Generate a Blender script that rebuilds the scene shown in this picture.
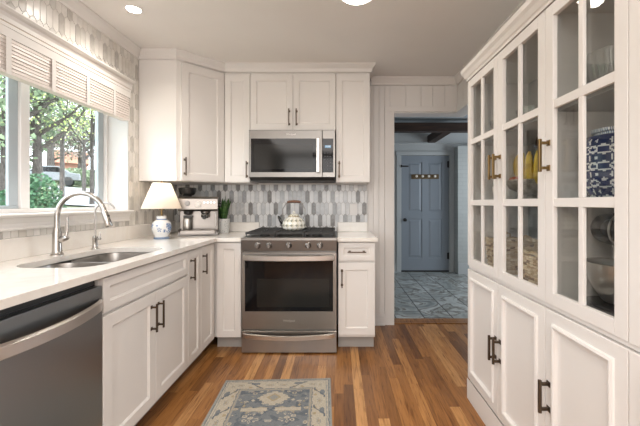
import bpy, math, random
from mathutils import Vector, Matrix, noise
random.seed(11)
PI = math.pi
for o in list(bpy.data.objects): bpy.data.objects.remove(o)
SC = bpy.context.scene
COL = SC.collection

# ---------------------------------------------------------------- camera
cd = bpy.data.cameras.new('camera'); cam = bpy.data.objects.new('camera', cd); COL.objects.link(cam)
cam.location = (0, 0, 1.204); cam.rotation_euler = (PI/2, 0, 0)
cd.sensor_width = 36; cd.lens = 343/640*36; cd.shift_x = -18.5/640; cd.shift_y = -10/640
cd.clip_start = .05; cd.clip_end = 300
SC.camera = cam
# ---------------------------------------------------------------- world, lights, exposure
w = bpy.data.worlds.new('overcast_sky'); SC.world = w; w.use_nodes = True
wn = w.node_tree.nodes; bg = wn['Background']; bg.inputs[0].default_value = (.86, .93, 1, 1); bg.inputs[1].default_value = 2.7
SC.view_settings.view_transform = 'Standard'; SC.view_settings.look = 'None'
SC.view_settings.gamma = 1; SC.view_settings.exposure = 1.14
def area(name, loc, rot, sx, sy, power, colr):
    l = bpy.data.lights.new(name, 'AREA'); l.shape = 'RECTANGLE'; l.size = sx; l.size_y = sy
    l.energy = power; l.color = colr
    o = bpy.data.objects.new(name, l); COL.objects.link(o); o.location = loc; o.rotation_euler = rot
    return o
# unseen fill lights added behind the camera, from the rear and from overhead
area('rear_fill_light', (-.2, -2.35, 1.45), (PI/2, 0, 0), 2.2, 1.7, 25, (1, .98, .96))
area('overhead_fill_light', (-.2, -1.0, 2.41), (0, 0, 0), 2.2, 2.4, 36, (1, .965, .93))
area('hall_fill_light', (3.35, 4.6, 1.5), (0, PI/2, 0), 1.4, 1.3, 19, (.84, .92, 1))  # unseen cool fill added to brighten the hall
sun = bpy.data.lights.new('sun', 'SUN'); sun.energy = 1.2; sun.angle = .2; sun.color = (1, .96, .9)
so = bpy.data.objects.new('sun', sun); COL.objects.link(so); so.rotation_euler = (math.radians(38), math.radians(12), math.radians(-15))

# ---------------------------------------------------------------- materials
def mat(name, col, rough=.5, metal=0, **k):
    m = bpy.data.materials.new(name); m.use_nodes = True
    b = m.node_tree.nodes['Principled BSDF']
    b.inputs['Base Color'].default_value = (*col, 1); b.inputs['Roughness'].default_value = rough
    b.inputs['Metallic'].default_value = metal
    for a, v in k.items(): b.inputs[a.replace('_', ' ')].default_value = v
    return m
def nodes(m): return m.node_tree.nodes, m.node_tree.links, m.node_tree.nodes['Principled BSDF']
def coords(m, scale=(1,1,1), rot=(0,0,0), kind='Object'):
    n, l, b = nodes(m)
    t = n.new('ShaderNodeTexCoord'); mp = n.new('ShaderNodeMapping')
    mp.inputs['Scale'].default_value = scale; mp.inputs['Rotation'].default_value = rot
    l.new(t.outputs[kind], mp.inputs[0]); return mp.outputs[0]
def ramp(m, fac, stops):
    n, l, b = nodes(m); r = n.new('ShaderNodeValToRGB'); e = r.color_ramp.elements
    while len(e) < len(stops): e.new(.5)
    for i, (p, c) in enumerate(stops): e[i].position = p; e[i].color = (*c, 1)
    l.new(fac, r.inputs[0]); return r.outputs[0]
def noisy(m, vec, scale, detail=4, dist=0, rough=.5):
    n, l, b = nodes(m); t = n.new('ShaderNodeTexNoise'); t.inputs['Scale'].default_value = scale
    t.inputs['Detail'].default_value = detail; t.inputs['Distortion'].default_value = dist; t.inputs['Roughness'].default_value = rough
    l.new(vec, t.inputs['Vector']); return t.outputs['Fac']
def bump(m, h, s=.3, d=.002):
    n, l, b = nodes(m); t = n.new('ShaderNodeBump'); t.inputs['Strength'].default_value = s; t.inputs['Distance'].default_value = d
    l.new(h, t.inputs['Height']); l.new(t.outputs[0], b.inputs['Normal'])
def attr_col(m, name='Col'):
    n, l, b = nodes(m); a = n.new('ShaderNodeAttribute'); a.attribute_name = name; l.new(a.outputs['Color'], b.inputs['Base Color']); return a
def base(m, c): nodes(m)[1].new(c, nodes(m)[2].inputs['Base Color'])
def mixc(m, fac, a, b_, mode='MIX'):
    n, l, b = nodes(m); x = n.new('ShaderNodeMix'); x.data_type = 'RGBA'; x.blend_type = mode
    for s, v in ((0, fac), (6, a), (7, b_)):
        if isinstance(v, (int, float)): x.inputs[s].default_value = v
        elif isinstance(v, tuple): x.inputs[s].default_value = (*v, 1)
        else: l.new(v, x.inputs[s])
    return x.outputs[2]
def painted(name, c, rough=.42):
    m = mat(name, c, rough); f = noisy(m, coords(m), 3, 2)
    base(m, ramp(m, f, [(.3, tuple(x*.97 for x in c)), (.7, c)])); return m
CAB = painted('cabinet_paint', (.735, .70, .668))
WALLP = painted('wall_paint', (.68, .65, .62), .6)
TRIMP = painted('trim_paint', (.735, .70, .668), .4)
CEIL = painted('ceiling_paint', (.80, .77, .735), .8)
DARKGAP = mat('dark_gap', (.02, .018, .016), .7)
QUARTZ = mat('white_quartz', (.78, .73, .68), .1)
base(QUARTZ, ramp(QUARTZ, noisy(QUARTZ, coords(QUARTZ), 5, 6, 1.2), [(.35, (.76, .71, .66)), (.52, (.80, .765, .72)), (.6, (.78, .735, .68))]))
STEEL = mat('brushed_steel', (.33, .31, .29), .3, 1)
bump(STEEL, noisy(STEEL, coords(STEEL, (1, 1, 60)), 18, 2), .05, .001)
DSTEEL = mat('dark_steel', (.19, .178, .168), .32, 1)
BSTEEL = mat('bright_steel', (.68, .65, .62), .36, 1)
CHROME = mat('chrome', (.78, .76, .74), .1, 1)
NICKEL = mat('brushed_nickel', (.50, .47, .44), .22, 1)
BRONZE = mat('dark_bronze', (.10, .07, .048), .35, .85)
BRASS = mat('aged_brass', (.23, .15, .065), .35, 1)
BLACKG = mat('black_glass', (.006, .006, .007), .06, Specular_IOR_Level=.3)
BLACK = mat('black_enamel', (.018, .017, .016), .4)
IRON = mat('cast_iron', (.022, .021, .02), .55)
GREYG = mat('oven_window_glass', (.014, .014, .013), .10, 0, Specular_IOR_Level=.3)
PLASTIC = mat('white_plastic', (.78, .75, .72), .35)
def glassm(name, tint=(1,1,1), refl=1.45, rough=0.0, base_mix=0):
    m = bpy.data.materials.new(name); m.use_nodes = True; n = m.node_tree.nodes; l = m.node_tree.links
    n.remove(n['Principled BSDF']); out = n['Material Output']
    t = n.new('ShaderNodeBsdfTransparent'); t.inputs[0].default_value = (*tint, 1)
    g = n.new('ShaderNodeBsdfGlossy'); g.inputs['Roughness'].default_value = rough
    # Schlick reflectance, the same from either side of the pane
    f0 = ((refl-1)/(refl+1))**2
    lw = n.new('ShaderNodeLayerWeight'); lw.inputs[0].default_value = .5
    pw = n.new('ShaderNodeMath'); pw.operation = 'POWER'; l.new(lw.outputs['Facing'], pw.inputs[0]); pw.inputs[1].default_value = 5
    f = n.new('ShaderNodeMath'); f.operation = 'MULTIPLY_ADD'; l.new(pw.outputs[0], f.inputs[0]); f.inputs[1].default_value = 1-f0; f.inputs[2].default_value = f0
    x = n.new('ShaderNodeMixShader'); l.new(f.outputs[0], x.inputs[0]); l.new(t.outputs[0], x.inputs[1]); l.new(g.outputs[0], x.inputs[2])
    l.new(x.outputs[0], out.inputs[0]); return m
WGLASS = glassm('window_glass', (.96, .98, .98), 1.35)
CGLASS = glassm('cabinet_glass', (.93, .94, .93), 1.6)
VGLASS = glassm('clear_glassware', (.94, .95, .95), 2.1, .08)

# ---------------------------------------------------------------- mesh builder
class MB:
    def __init__(s): s.v = []; s.f = []; s.mi = []; s.c = []; s.cur = 0; s.curc = None
    def add(s, vs, fs):
        b = len(s.v); s.v += [tuple(v) for v in vs]
        for f in fs: s.f.append([b+i for i in f]); s.mi.append(s.cur); s.c.append(s.curc)
        return s
    def box(s, x0, y0, z0, x1, y1, z1):
        x0, x1 = sorted((x0, x1)); y0, y1 = sorted((y0, y1)); z0, z1 = sorted((z0, z1))
        return s.add([(x0,y0,z0),(x1,y0,z0),(x1,y1,z0),(x0,y1,z0),(x0,y0,z1),(x1,y0,z1),(x1,y1,z1),(x0,y1,z1)],
              [(0,3,2,1),(4,5,6,7),(0,1,5,4),(1,2,6,5),(2,3,7,6),(3,0,4,7)])
    def prism(s, poly, z0, z1):
        n = len(poly)
        a = sum(poly[i][0]*poly[(i+1)%n][1]-poly[(i+1)%n][0]*poly[i][1] for i in range(n))
        if a < 0: poly = poly[::-1]
        return s.add([(x,y,z0) for x,y in poly]+[(x,y,z1) for x,y in poly],
              [tuple(range(n-1,-1,-1)), tuple(range(n,2*n))]+[(i,(i+1)%n,n+(i+1)%n,n+i) for i in range(n)])
    def tube(s, pts, r, n=10, caps=True):
        pts = [Vector(p) for p in pts]; rs = r if isinstance(r, (list, tuple)) else [r]*len(pts)
        vs = []; prev = None
        for i, p in enumerate(pts):
            t = (pts[min(i+1, len(pts)-1)]-pts[max(i-1, 0)]).normalized()
            if prev is None:
                u = t.orthogonal().normalized()
            else:
                u = (prev-t*prev.dot(t)).normalized()
            prev = u; w_ = t.cross(u)
            for k in range(n):
                a = 2*PI*k/n; vs.append(p+(u*math.cos(a)+w_*math.sin(a))*rs[i])
        fs = []
        for i in range(len(pts)-1):
            for k in range(n):
                fs.append((i*n+k, i*n+(k+1)%n, (i+1)*n+(k+1)%n, (i+1)*n+k))
        if caps: fs += [tuple(range(n-1,-1,-1)), tuple(range((len(pts)-1)*n, len(pts)*n))]
        return s.add(vs, fs)
    def lathe(s, prof, c=(0,0,0), n=28, axis='z', sx=1, sy=1):
        vs = []
        for r, z in prof:
            for k in range(n):
                a = 2*PI*k/n; x, y = r*math.cos(a)*sx, r*math.sin(a)*sy
                if axis == 'z': vs.append((c[0]+x, c[1]+y, c[2]+z))
                elif axis == 'y': vs.append((c[0]+x, c[1]+z, c[2]-y))
                else: vs.append((c[0]+z, c[1]+x, c[2]+y))
        fs = [(i*n+k, i*n+(k+1)%n, (i+1)*n+(k+1)%n, (i+1)*n+k) for i in range(len(prof)-1) for k in range(n)]
        if prof[0][0] > 1e-5 : fs.append(tuple(range(n-1,-1,-1)))
        if prof[-1][0] > 1e-5: fs.append(tuple(range((len(prof)-1)*n, len(prof)*n)))
        return s.add(vs, fs)
    def ring(s, x0, x1, z0, z1, prof, plane='y'):
        """nested rectangles (inset, depth) joined into a door or frame face looking along -y"""
        vs = []
        for ins, y in prof: vs += [(x0+ins,y,z0+ins),(x1-ins,y,z0+ins),(x1-ins,y,z1-ins),(x0+ins,y,z1-ins)]
        n = len(prof); fs = [(0,1,2,3)] if True else []
        fs = [(3,2,1,0)]
        for i in range(n-1):
            for k in range(4): fs.append((i*4+k, i*4+(k+1)%4, (i+1)*4+(k+1)%4, (i+1)*4+k))
        fs.append(tuple((n-1)*4+k for k in range(4)))
        return s.add(vs, fs)
    def sweep(s, path, prof, closed=False):
        """profile (out, z) swept along an xy path, mitred; out is to the right of travel"""
        P = [Vector(p) for p in path]; n = len(P); m = len(prof); vs = []
        for i in range(n):
            d0 = (P[i]-P[i-1]).normalized() if i > 0 else None
            d1 = (P[i+1]-P[i]).normalized() if i < n-1 else None
            if d0 is None: d0 = d1
            if d1 is None: d1 = d0
            n0 = Vector((d0.y, -d0.x)); n1 = Vector((d1.y, -d1.x)); b = (n0+n1).normalized(); k = 1/max(.2, b.dot(n0))
            for o_, z in prof: q = P[i]+b*k*o_; vs.append((q.x, q.y, z))
        fs = [(i*m+k, i*m+(k+1)%m, (i+1)*m+(k+1)%m, (i+1)*m+k) for i in range(n-1) for k in range(m)]
        fs += [tuple(range(m-1,-1,-1)), tuple(range((n-1)*m, n*m))]
        return s.add(vs, fs)
    def build(s, name, mats, parent=None, bevel=0, sm=None, loc=None):
        me = bpy.data.meshes.new(name); me.from_pydata(s.v, [], s.f)
        if not isinstance(mats, (list, tuple)): mats = [mats]
        for m in mats: me.materials.append(m)
        for p, i in zip(me.polygons, s.mi): p.material_index = i
        if any(c is not None for c in s.c):
            a = me.color_attributes.new('Col', 'FLOAT_COLOR', 'CORNER')
            for p, c in zip(me.polygons, s.c):
                for li in p.loop_indices: a.data[li].color = (*c, 1) if c else (1,1,1,1)
        import bmesh
        bm = bmesh.new(); bm.from_mesh(me); bmesh.ops.recalc_face_normals(bm, faces=bm.faces); bm.to_mesh(me); bm.free()
        if sm is not None:
            for p in me.polygons: p.use_smooth = True
            me.set_sharp_from_angle(angle=math.radians(sm))
        o = bpy.data.objects.new(name, me); COL.objects.link(o)
        if parent: o.parent = parent
        if loc: o.location = loc
        if bevel:
            b = o.modifiers.new('bevel', 'BEVEL'); b.width = bevel; b.segments = 2; b.limit_method = 'ANGLE'; b.angle_limit = .7
        return o
def tag(o, label=None, cat=None, group=None, kind=None):
    if label: o['label'] = label
    if cat: o['category'] = cat
    if group: o['group'] = group
    if kind: o['kind'] = kind
    return o
def thing(name, loc, rz, label, cat, group=None):
    o = bpy.data.objects.new(name, None); COL.objects.link(o); o.location = loc; o.rotation_euler = (0,0,rz); o.empty_display_size = .05
    return tag(o, label, cat, group)
def struct(mb, name, m, **k):
    o = mb.build(name, m, **k); o['kind'] = 'structure'; return o
def copy_tree(o, parent=None):
    c = o.copy(); COL.objects.link(c)
    if parent: c.parent = parent
    for ch in [x for x in bpy.data.objects if x.parent == o and x != c]: copy_tree(ch, c)
    return c
def textmesh(s, size, m, parent, loc, rot, name='logo', ext=.0006):
    cu = bpy.data.curves.new(name, 'FONT'); cu.body = s; cu.size = size; cu.extrude = ext; cu.align_x = 'CENTER'; cu.align_y = 'CENTER'
    t = bpy.data.objects.new('tmp', cu); COL.objects.link(t)
    dg = bpy.context.evaluated_depsgraph_get(); me = bpy.data.meshes.new_from_object(t.evaluated_get(dg)); bpy.data.objects.remove(t)
    me.materials.clear(); me.materials.append(m)
    o = bpy.data.objects.new(name, me); COL.objects.link(o); o.parent = parent; o.location = loc; o.rotation_euler = rot; return o

# ================================================================= STRUCTURE
YB, XL, XR, ZC = 3.40, -1.63, 1.18, 2.44
YF = -2.5
# ---- floor of oak strips
OAK = mat('oak_strip_floor', (.4, .22, .1), .32)
n_, l_, b_ = nodes(OAK)
at = n_.new('ShaderNodeAttribute'); at.attribute_name = 'Col'
v1 = coords(OAK, (26, 1.6, 1)); g1 = noisy(OAK, v1, 3.0, 6, .8, .6)
sepc = n_.new('ShaderNodeSeparateColor'); l_.new(at.outputs['Color'], sepc.inputs[0])
# every plank gets its own slice of the grain
off = n_.new('ShaderNodeVectorMath'); off.operation = 'SCALE'; l_.new(at.outputs['Color'], off.inputs[0]); off.inputs['Scale'].default_value = 37
addv = n_.new('ShaderNodeVectorMath'); addv.operation = 'ADD'; l_.new(v1, addv.inputs[0]); l_.new(off.outputs[0], addv.inputs[1])
g1.node.inputs['Vector'].links and None
l_.new(addv.outputs[0], g1.node.inputs['Vector'])
grain = ramp(OAK, g1, [(.30, (.34, .25, .18)), (.45, (.85, .82, .77)), (.56, (1.0, 1.0, 1.0)), (.75, (1.2, 1.2, 1.15))])
tone = ramp(OAK, sepc.outputs[0], [(0, (.15, .060, .018)), (.3, (.27, .115, .034)), (.7, (.39, .175, .053)), (1, (.56, .30, .115))])
base(OAK, mixc(OAK, 1.0, tone, grain, 'MULTIPLY')); bump(OAK, g1, .08, .001)
fl = MB(); sw = .062
x = -1.70; 
while x < 3.5:
    y = YF - random.random()*.6
    while y < YB+.01:
        ln = random.uniform(.35, 1.25); y1 = min(y+ln, YB+.012)
        if y1 > YF:
            yy = max(y, YF-.02); fl.curc = (random.random(), random.random(), random.random())
            xx = x; x2 = x+sw-.0007
            fl.add([(xx,yy,0),(x2,yy,0),(x2,y1-.0008,0),(xx,y1-.0008,0)], [(0,1,2,3)])
        y = y1
    x += sw
fl.curc = (.0, .2, .1); fl.box(-1.70, YF-.02, -.06, 3.55, YB+.012, -.0008)
struct(fl, 'floor', OAK)
th = MB(); th.curc = (.35, .3, .4); th.box(.50, YB+.012, -.06, 3.5, YB+.10, .006); th.curc = (.55, .7, .4); th.box(.50, YB+.10, -.06, 3.5, YB+.17, .004)
struct(th, 'trim_1', OAK, bevel=.002)
# ---- ceiling
struct(MB().box(XL-.25, YF-.1, ZC, XR, YB, ZC+.1), 'ceiling', CEIL)
# ---- tile of the window wall and the splashback: elongated hexagons
TILES = []
for nm, ca, cb in (('white_marble_tile', (.76, .75, .735), (.66, .66, .66)), ('pale_marble_tile', (.60, .60, .60), (.48, .49, .50)),
                   ('grey_marble_tile', (.27, .27, .275), (.38, .385, .39)), ('taupe_marble_tile', (.15, .14, .135), (.26, .25, .24))):
    m = mat(nm, ca, .22); base(m, ramp(m, noisy(m, coords(m), 14, 5, 1.5), [(.35, ca), (.65, cb)])); TILES.append(m)
WTILES = []
for nm, ca, cb in (('white_stone_tile', (.76, .72, .675), (.70, .665, .62)), ('cream_stone_tile', (.72, .68, .63), (.66, .62, .57)),
                   ('beige_stone_tile', (.60, .57, .53), (.66, .63, .59)), ('greige_stone_tile', (.48, .45, .415), (.56, .53, .49))):
    m = mat(nm, ca, .25); base(m, ramp(m, noisy(m, coords(m), 14, 5, 1.5), [(.35, ca), (.65, cb)])); WTILES.append(m)
GROUT = mat('pale_grout', (.40, .38, .36), .9)
WGROUT = mat('white_grout', (.56, .53, .50), .9)
def clip(poly, u0, u1, v0, v1):
    for ax, lim, sg in ((0,u0,1),(0,u1,-1),(1,v0,1),(1,v1,-1)):
        out = []
        for i in range(len(poly)):
            a, b = poly[i-1], poly[i]; ia = sg*(a[ax]-lim) >= 0; ib = sg*(b[ax]-lim) >= 0
            if ia != ib:
                t = (lim-a[ax])/(b[ax]-a[ax]); out.append((a[0]+t*(b[0]-a[0]), a[1]+t*(b[1]-a[1])))
            if ib: out.append(b)
        poly = out
        if len(poly) < 3: return []
    return poly
def pickets(mb, rects, to3, W=.0417, P=.1175, org=(0, 1.0), seed=3, groutd=0, thick=.004):
    rnd = random.Random(seed); g = .0021; tip = .018
    u_min = min(r[0] for r in rects); u_max = max(r[1] for r in rects); v_min = min(r[2] for r in rects); v_max = max(r[3] for r in rects)
    for j in range(int((v_min-org[1])/P)-2, int((v_max-org[1])/P)+2):
        for i in range(int((u_min-org[0])/W)-2, int((u_max-org[0])/W)+3):
            uc = org[0]+(i+.5*(j%2))*W; v0 = org[1]+j*P; hw = W/2-g
            hexa = [(uc, v0+g), (uc+hw, v0+tip+g), (uc+hw, v0+P-g), (uc, v0+P+tip-g), (uc-hw, v0+P-g), (uc-hw, v0+tip+g)]
            r = rnd.random(); k = (i-(j%2)) % 3
            if k == 0: mi = 3 if r < .42 else 2 if r < .75 else 1
            else: mi = 0 if r < .72 else 1 if r < .95 else 2
            for (a, b, c, d) in rects:
                p = clip(hexa, a, b, c, d)
                if len(p) >= 3:
                    mb.cur = mi; n = len(p)
                    mb.add([to3(u, v, thick) for u, v in p]+[to3(u, v, 0) for u, v in p],
                           [tuple(range(n))]+[(q, (q+1)%n, n+(q+1)%n, n+q) for q in range(n)])
    mb.cur = 0
# left wall with the window opening
WY0, WY1, WZ0, WZ1 = .35, 2.65, 1.13, 2.08
wl = MB(); X0 = XL-.2
wl.box(X0, YF-.1, 0, XL, WY0, ZC); wl.box(X0, WY1, 0, XL, YB+.15, ZC)
wl.box(X0, WY0, 0, XL, WY1, WZ0); wl.box(X0, WY0, WZ1, XL, WY1, ZC)
struct(wl, 'wall_left', WALLP)
tl = MB(); pickets(tl, [(-.6, WY1, 2.146, 2.44), (WY1+.002, 2.79, 1.03, 2.44), (-.6, WY1, 1.03, 1.066)], lambda u, v, d: (XL+.001+d, u, v), seed=8, org=(.012, 1.01))
tl.cur = 4
tl.box(XL, -.6, 2.146, XL+.0025, WY1, 2.44); tl.box(XL, WY1, 1.03, XL+.0025, 3.395, 2.44) ; tl.box(XL, -.6, 1.03, XL+.0025, WY1, 1.066)
pickets(tl, [(2.80, 3.39, 1.03, 1.38)], lambda u, v, d: (XL+.001+d, u, v), seed=4, org=(.012, 1.01))
struct(tl, 'wall_left_tile', WTILES+[WGROUT])
wb = MB(); wb.box(XL, YB, 0, .47, YB+.14, ZC); wb.box(.47, YB, 2.105, XR+.12, YB+.14, ZC)
struct(wb, 'wall_back', WALLP)
bt = MB(); pickets(bt, [(XL+.006, .285, 1.015, 1.385), (-.78, -.012, .90, 1.0149)], lambda u, v, d: (u, YB-.001-d, v), org=(-.933, .962), P=.1175)
bt.cur = 4; bt.box(XL+.006, YB-.0025, 1.015, .285, YB, 1.385); bt.box(-.78, YB-.0025, .90, -.012, YB, 1.0149)
struct(bt, 'wall_back_tile', TILES+[GROUT])
# vertical board panelling, header boards, casing
pn = MB()
def board(u0, u1, z0, z1, f):
    f(u0+.002, u1-.002, z0, z1)
fb = lambda a, b, c, d: pn.box(a, YB-.008, c, b, YB, d)
for a, b in ((.29, .345), (.345, .40), (.40, .455)): board(a, b, .105, 2.36, fb)
u = .465
edges = [.455, .51, .665, .815, .93, 1.05, XR]
for a, b in zip(edges, edges[1:]): board(a, b, 2.155 if a > .45 else .1, 2.36, fb)
struct(pn, 'wall_back_boards', TRIMP, bevel=.0015)
cs = MB(); cs.box(.457, YB-.02, 0, .55, YB+.155, 2.105); cs.box(.457, YB-.02, 2.105, XR-.021, YB, 2.155)
cs.box(.55, YB+.0, 2.095, XR+.12, YB+.155, 2.105)
struct(cs, 'trim_2', TRIMP, bevel=.002)
bb = MB(); bb.box(.30, YB-.026, 0, .4565, YB-.008, .092); bb.box(.30, YB-.019, .092, .4565, YB-.008, .108); bb.box(.30, YB-.036, 0, .4565, YB-.026, .018)
struct(bb, 'baseboard_back', TRIMP, bevel=.002)
# right wall, opening at its far end
wr = MB(); wr.box(XR, YF-.1, 0, XR+.12, 2.45, ZC); wr.box(XR, 2.45, 2.105, XR+.12, YB, ZC)
struct(wr, 'wall_right', WALLP)
pr = MB(); y = 2.14
while y < YB-.03:
    y2 = min(y+.135, YB-.01); pr.box(XR-.008, y+.002, 2.155 if y > 2.3 else .105, XR, y2-.002, 2.36); y = y2
pr.box(XR-.02, 2.42, 2.095, XR, YB-.0005, 2.155); pr.box(XR-.02, 2.35, 0, XR, 2.42, 2.155) ; pr.box(XR+.0, 2.42, 2.095, XR+.12, YB, 2.1045)
struct(pr, 'trim_3', TRIMP, bevel=.0015)
struct(MB().box(XL-.2, YF-.1, 0, XR+.12, YF, ZC), 'wall_front', painted('dimmed_taupe_wall', (.13, .12, .11), .7))  # unseen wall, darkened so the steel and black glass reflect a dim room
# crown mouldings
CR = [(0, 2.44), (.052, 2.44), (.052, 2.43), (.04, 2.418), (.018, 2.385), (.014, 2.372), (0, 2.368)]
struct(MB().sweep([(XL, YF), (XL, 2.787)], CR), 'trim_4', TRIMP)
struct(MB().sweep([(.32, YB), (XR, YB), (XR, YF)], CR), 'trim_5', TRIMP)
# cabinet crown and frieze
CR2 = [(0, 2.44), (.05, 2.44), (.05, 2.43), (.038, 2.418), (.02, 2.40), (.016, 2.375), (0, 2.368)]
struct(MB().sweep([(XL+.0, 2.79), (-1.32, 2.79), (-1.02, 3.07), (.28, 3.07), (.28, YB)], CR2), 'trim_6', CAB)
# window trim: head casing, stool, apron
wt = MB()
HC = [(0, 2.146), (.055, 2.146), (.055, 2.138), (.046, 2.128), (.034, 2.120), (.028, 2.104), (.028, 2.082), (.018, 2.074), (0, 2.074)]
wt.sweep([(XL, -.6), (XL, WY1+.012)], HC)
struct(wt, 'trim_7', TRIMP)
st = MB()
ST = [(0, 1.150), (.05, 1.150), (.055, 1.143), (.05, 1.134), (.03, 1.128), (.022, 1.112), (.016, 1.10), (.016, 1.082), (.022, 1.074), (.02, 1.066), (0, 1.066)]
st.sweep([(XL, -.6), (XL, WY1+.0)], ST); st.box(-1.80, WY0, WZ0, XL, WY1, 1.148)
struct(st, 'window_sill', TRIMP, bevel=.0015)
# window
wroot = thing('window_1', (-1.80, WY0, WZ0), 0, None, None); wroot['kind'] = 'structure'
WHITEV = mat('white_vinyl', (.80, .77, .75), .35)
BLUEV = mat('blue_grey_sash', (.42, .47, .50), .4)  # flat blue-grey for the sash bars
fr = MB()
def wbox(m, a0, a1, z0, z1, x0=-.03, x1=.02): m.box(x0, a0-WY0, z0-WZ0, x1, a1-WY0, z1-WZ0)
zb, zt = 1.148, 2.08
wbox(fr, WY0, WY0+.06, zb, zt); wbox(fr, 2.632, WY1, zb, zt); wbox(fr, WY0+.06, 2.632, zt-.06, zt); wbox(fr, WY0+.06, 2.632, zb, 1.172)
wbox(fr, 1.932, 1.988, 1.172, zt-.06, -.03, .012); wbox(fr, 1.10, 1.16, 1.172, zt-.06)
fr.build('window_frame', WHITEV, wroot, bevel=.003)
sh = MB(); wbox(sh, 1.876, 1.931, 1.19, zt-.06, -.022, -.004); wbox(sh, 1.1605, 1.93, 1.1725, 1.19, -.045, .0); 
wbox(sh, 2.575, 2.6315, 1.173, zt-.061, -.029, -.002)
sh.build('window_sash', BLUEV, wroot, bevel=.003)
gl = MB(); wbox(gl, WY0+.06, 1.10, 1.172, zt-.06, -.012, -.008); wbox(gl, 1.16, 1.935, 1.19, zt-.06, -.012, -.008); wbox(gl, 1.995, 2.58, 1.172, zt-.06, -.0115, -.0085)
gl.build('window_glass', WGLASS, wroot)
# ---------------------------------------------------------------- hall beyond the doorway
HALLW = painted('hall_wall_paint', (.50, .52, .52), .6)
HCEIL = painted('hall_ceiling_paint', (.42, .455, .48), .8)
TILEF = mat('slate_marble_floor', (.4, .42, .42), .3)
n_, l_, b_ = nodes(TILEF)
vec = coords(TILEF, (1,1,1), (0,0,PI/2)); br = n_.new('ShaderNodeTexBrick'); l_.new(vec, br.inputs['Vector'])
br.inputs['Scale'].default_value = 1; br.inputs['Brick Width'].default_value = .6; br.inputs['Row Height'].default_value = .3; br.inputs['Mortar Size'].default_value = .006; br.offset = .35
br.inputs['Mortar Smooth'].default_value = .0
mv = noisy(TILEF, coords(TILEF), 1.9, 6, 2.0, .55)
mc = ramp(TILEF, mv, [(.3, (.20, .22, .215)), (.45, (.40, .43, .42)), (.50, (.17, .155, .13)), (.56, (.50, .53, .52)), (.8, (.27, .29, .29))])
br.inputs['Mortar'].default_value = (.07, .07, .068, 1); l_.new(mc, br.inputs['Color1']); l_.new(mc, br.inputs['Color2'])
base(TILEF, br.outputs['Color'])
struct(MB().box(-.25, YB+.17, -.06, 3.5, 6.1, 0.0), 'floor_hall', TILEF)
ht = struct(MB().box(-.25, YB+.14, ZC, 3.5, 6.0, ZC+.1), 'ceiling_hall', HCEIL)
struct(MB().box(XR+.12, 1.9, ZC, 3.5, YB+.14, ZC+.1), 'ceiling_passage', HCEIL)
hw = MB(); hw.box(-.35, 6.1, -.06, 3.5, 6.15, ZC); hw.box(-.35, 6.0, 0, 1.095, 6.1, ZC); hw.box(1.935, 6.0, 0, 3.5, 6.1, ZC); hw.box(1.095, 6.0, 2.035, 1.935, 6.1, ZC)  # outermost box is unseen, added to stop outside light under the door
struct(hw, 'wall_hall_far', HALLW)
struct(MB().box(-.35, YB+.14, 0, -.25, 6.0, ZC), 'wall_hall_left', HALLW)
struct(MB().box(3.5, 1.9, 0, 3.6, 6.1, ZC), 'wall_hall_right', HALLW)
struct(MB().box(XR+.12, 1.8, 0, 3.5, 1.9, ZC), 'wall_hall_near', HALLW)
BRK = mat('painted_brick', (.5, .52, .51), .7)
n_, l_, b_ = nodes(BRK)
sx = n_.new('ShaderNodeSeparateXYZ'); l_.new(coords(BRK), sx.inputs[0]); cx = n_.new('ShaderNodeCombineXYZ'); l_.new(sx.outputs[0], cx.inputs[0]); l_.new(sx.outputs[2], cx.inputs[1])
br = n_.new('ShaderNodeTexBrick'); l_.new(cx.outputs[0], br.inputs['Vector']); br.inputs['Scale'].default_value = 1
br.inputs['Brick Width'].default_value = .2; br.inputs['Row Height'].default_value = .068; br.inputs['Mortar Size'].default_value = .005
br.inputs['Color1'].default_value = (.45, .47, .455, 1); br.inputs['Color2'].default_value = (.48, .50, .485, 1); br.inputs['Mortar'].default_value = (.42, .44, .43, 1)
base(BRK, br.outputs['Color']); bump(BRK, br.outputs['Fac'], .2, -.003)
struct(MB().box(2.02, 5.8, 0, 3.5, 6.0, 2.17), 'wall_hall_brick', BRK)
struct(MB().box(2.02, 5.785, 0, 3.5, 5.8, .19).box(2.02, 5.777, 0, 3.5, 5.785, .02), 'baseboard_brick', HALLW, bevel=.003)
struct(MB().box(-.25, 5.985, 0, 1.015, 6.0, .14), 'baseboard_hall', HALLW, bevel=.003)
dc = MB(); dc.box(1.015, 5.978, 0, 1.095, 6.0, 2.035); dc.box(1.935, 5.978, 0, 2.015, 6.0, 2.035); dc.box(1.005, 5.975, 2.035, 2.019, 6.0, 2.105)
struct(dc, 'trim_8', HALLW, bevel=.004)
BEAM = mat('dark_wood_beam', (.035, .02, .012), .6)
base(BEAM, ramp(BEAM, noisy(BEAM, coords(BEAM, (.6, 6, 6)), 6, 5), [(.3, (.018, .009, .006)), (.7, (.055, .026, .014))]))
struct(MB().box(-.25, 4.98, 2.25, 3.5, 5.12, 2.375), 'trim_9', BEAM, bevel=.004)
struct(MB().box(1.55, 5.12, 2.25, 1.70, 5.93, 2.375).box(1.56, 3.56, 2.27, 1.69, 3.565, 2.30), 'trim_10', BEAM, bevel=.004)
bpy.data.objects.remove(bpy.data.objects['trim_10'])
struct(MB().box(1.55, 5.121, 2.25, 1.68, 5.99, 2.375), 'trim_10', BEAM, bevel=.004)
struct(MB().box(-.25, 5.97, 2.24, 3.5, 6.0, 2.262), 'trim_11', HALLW, bevel=.003)
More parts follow.
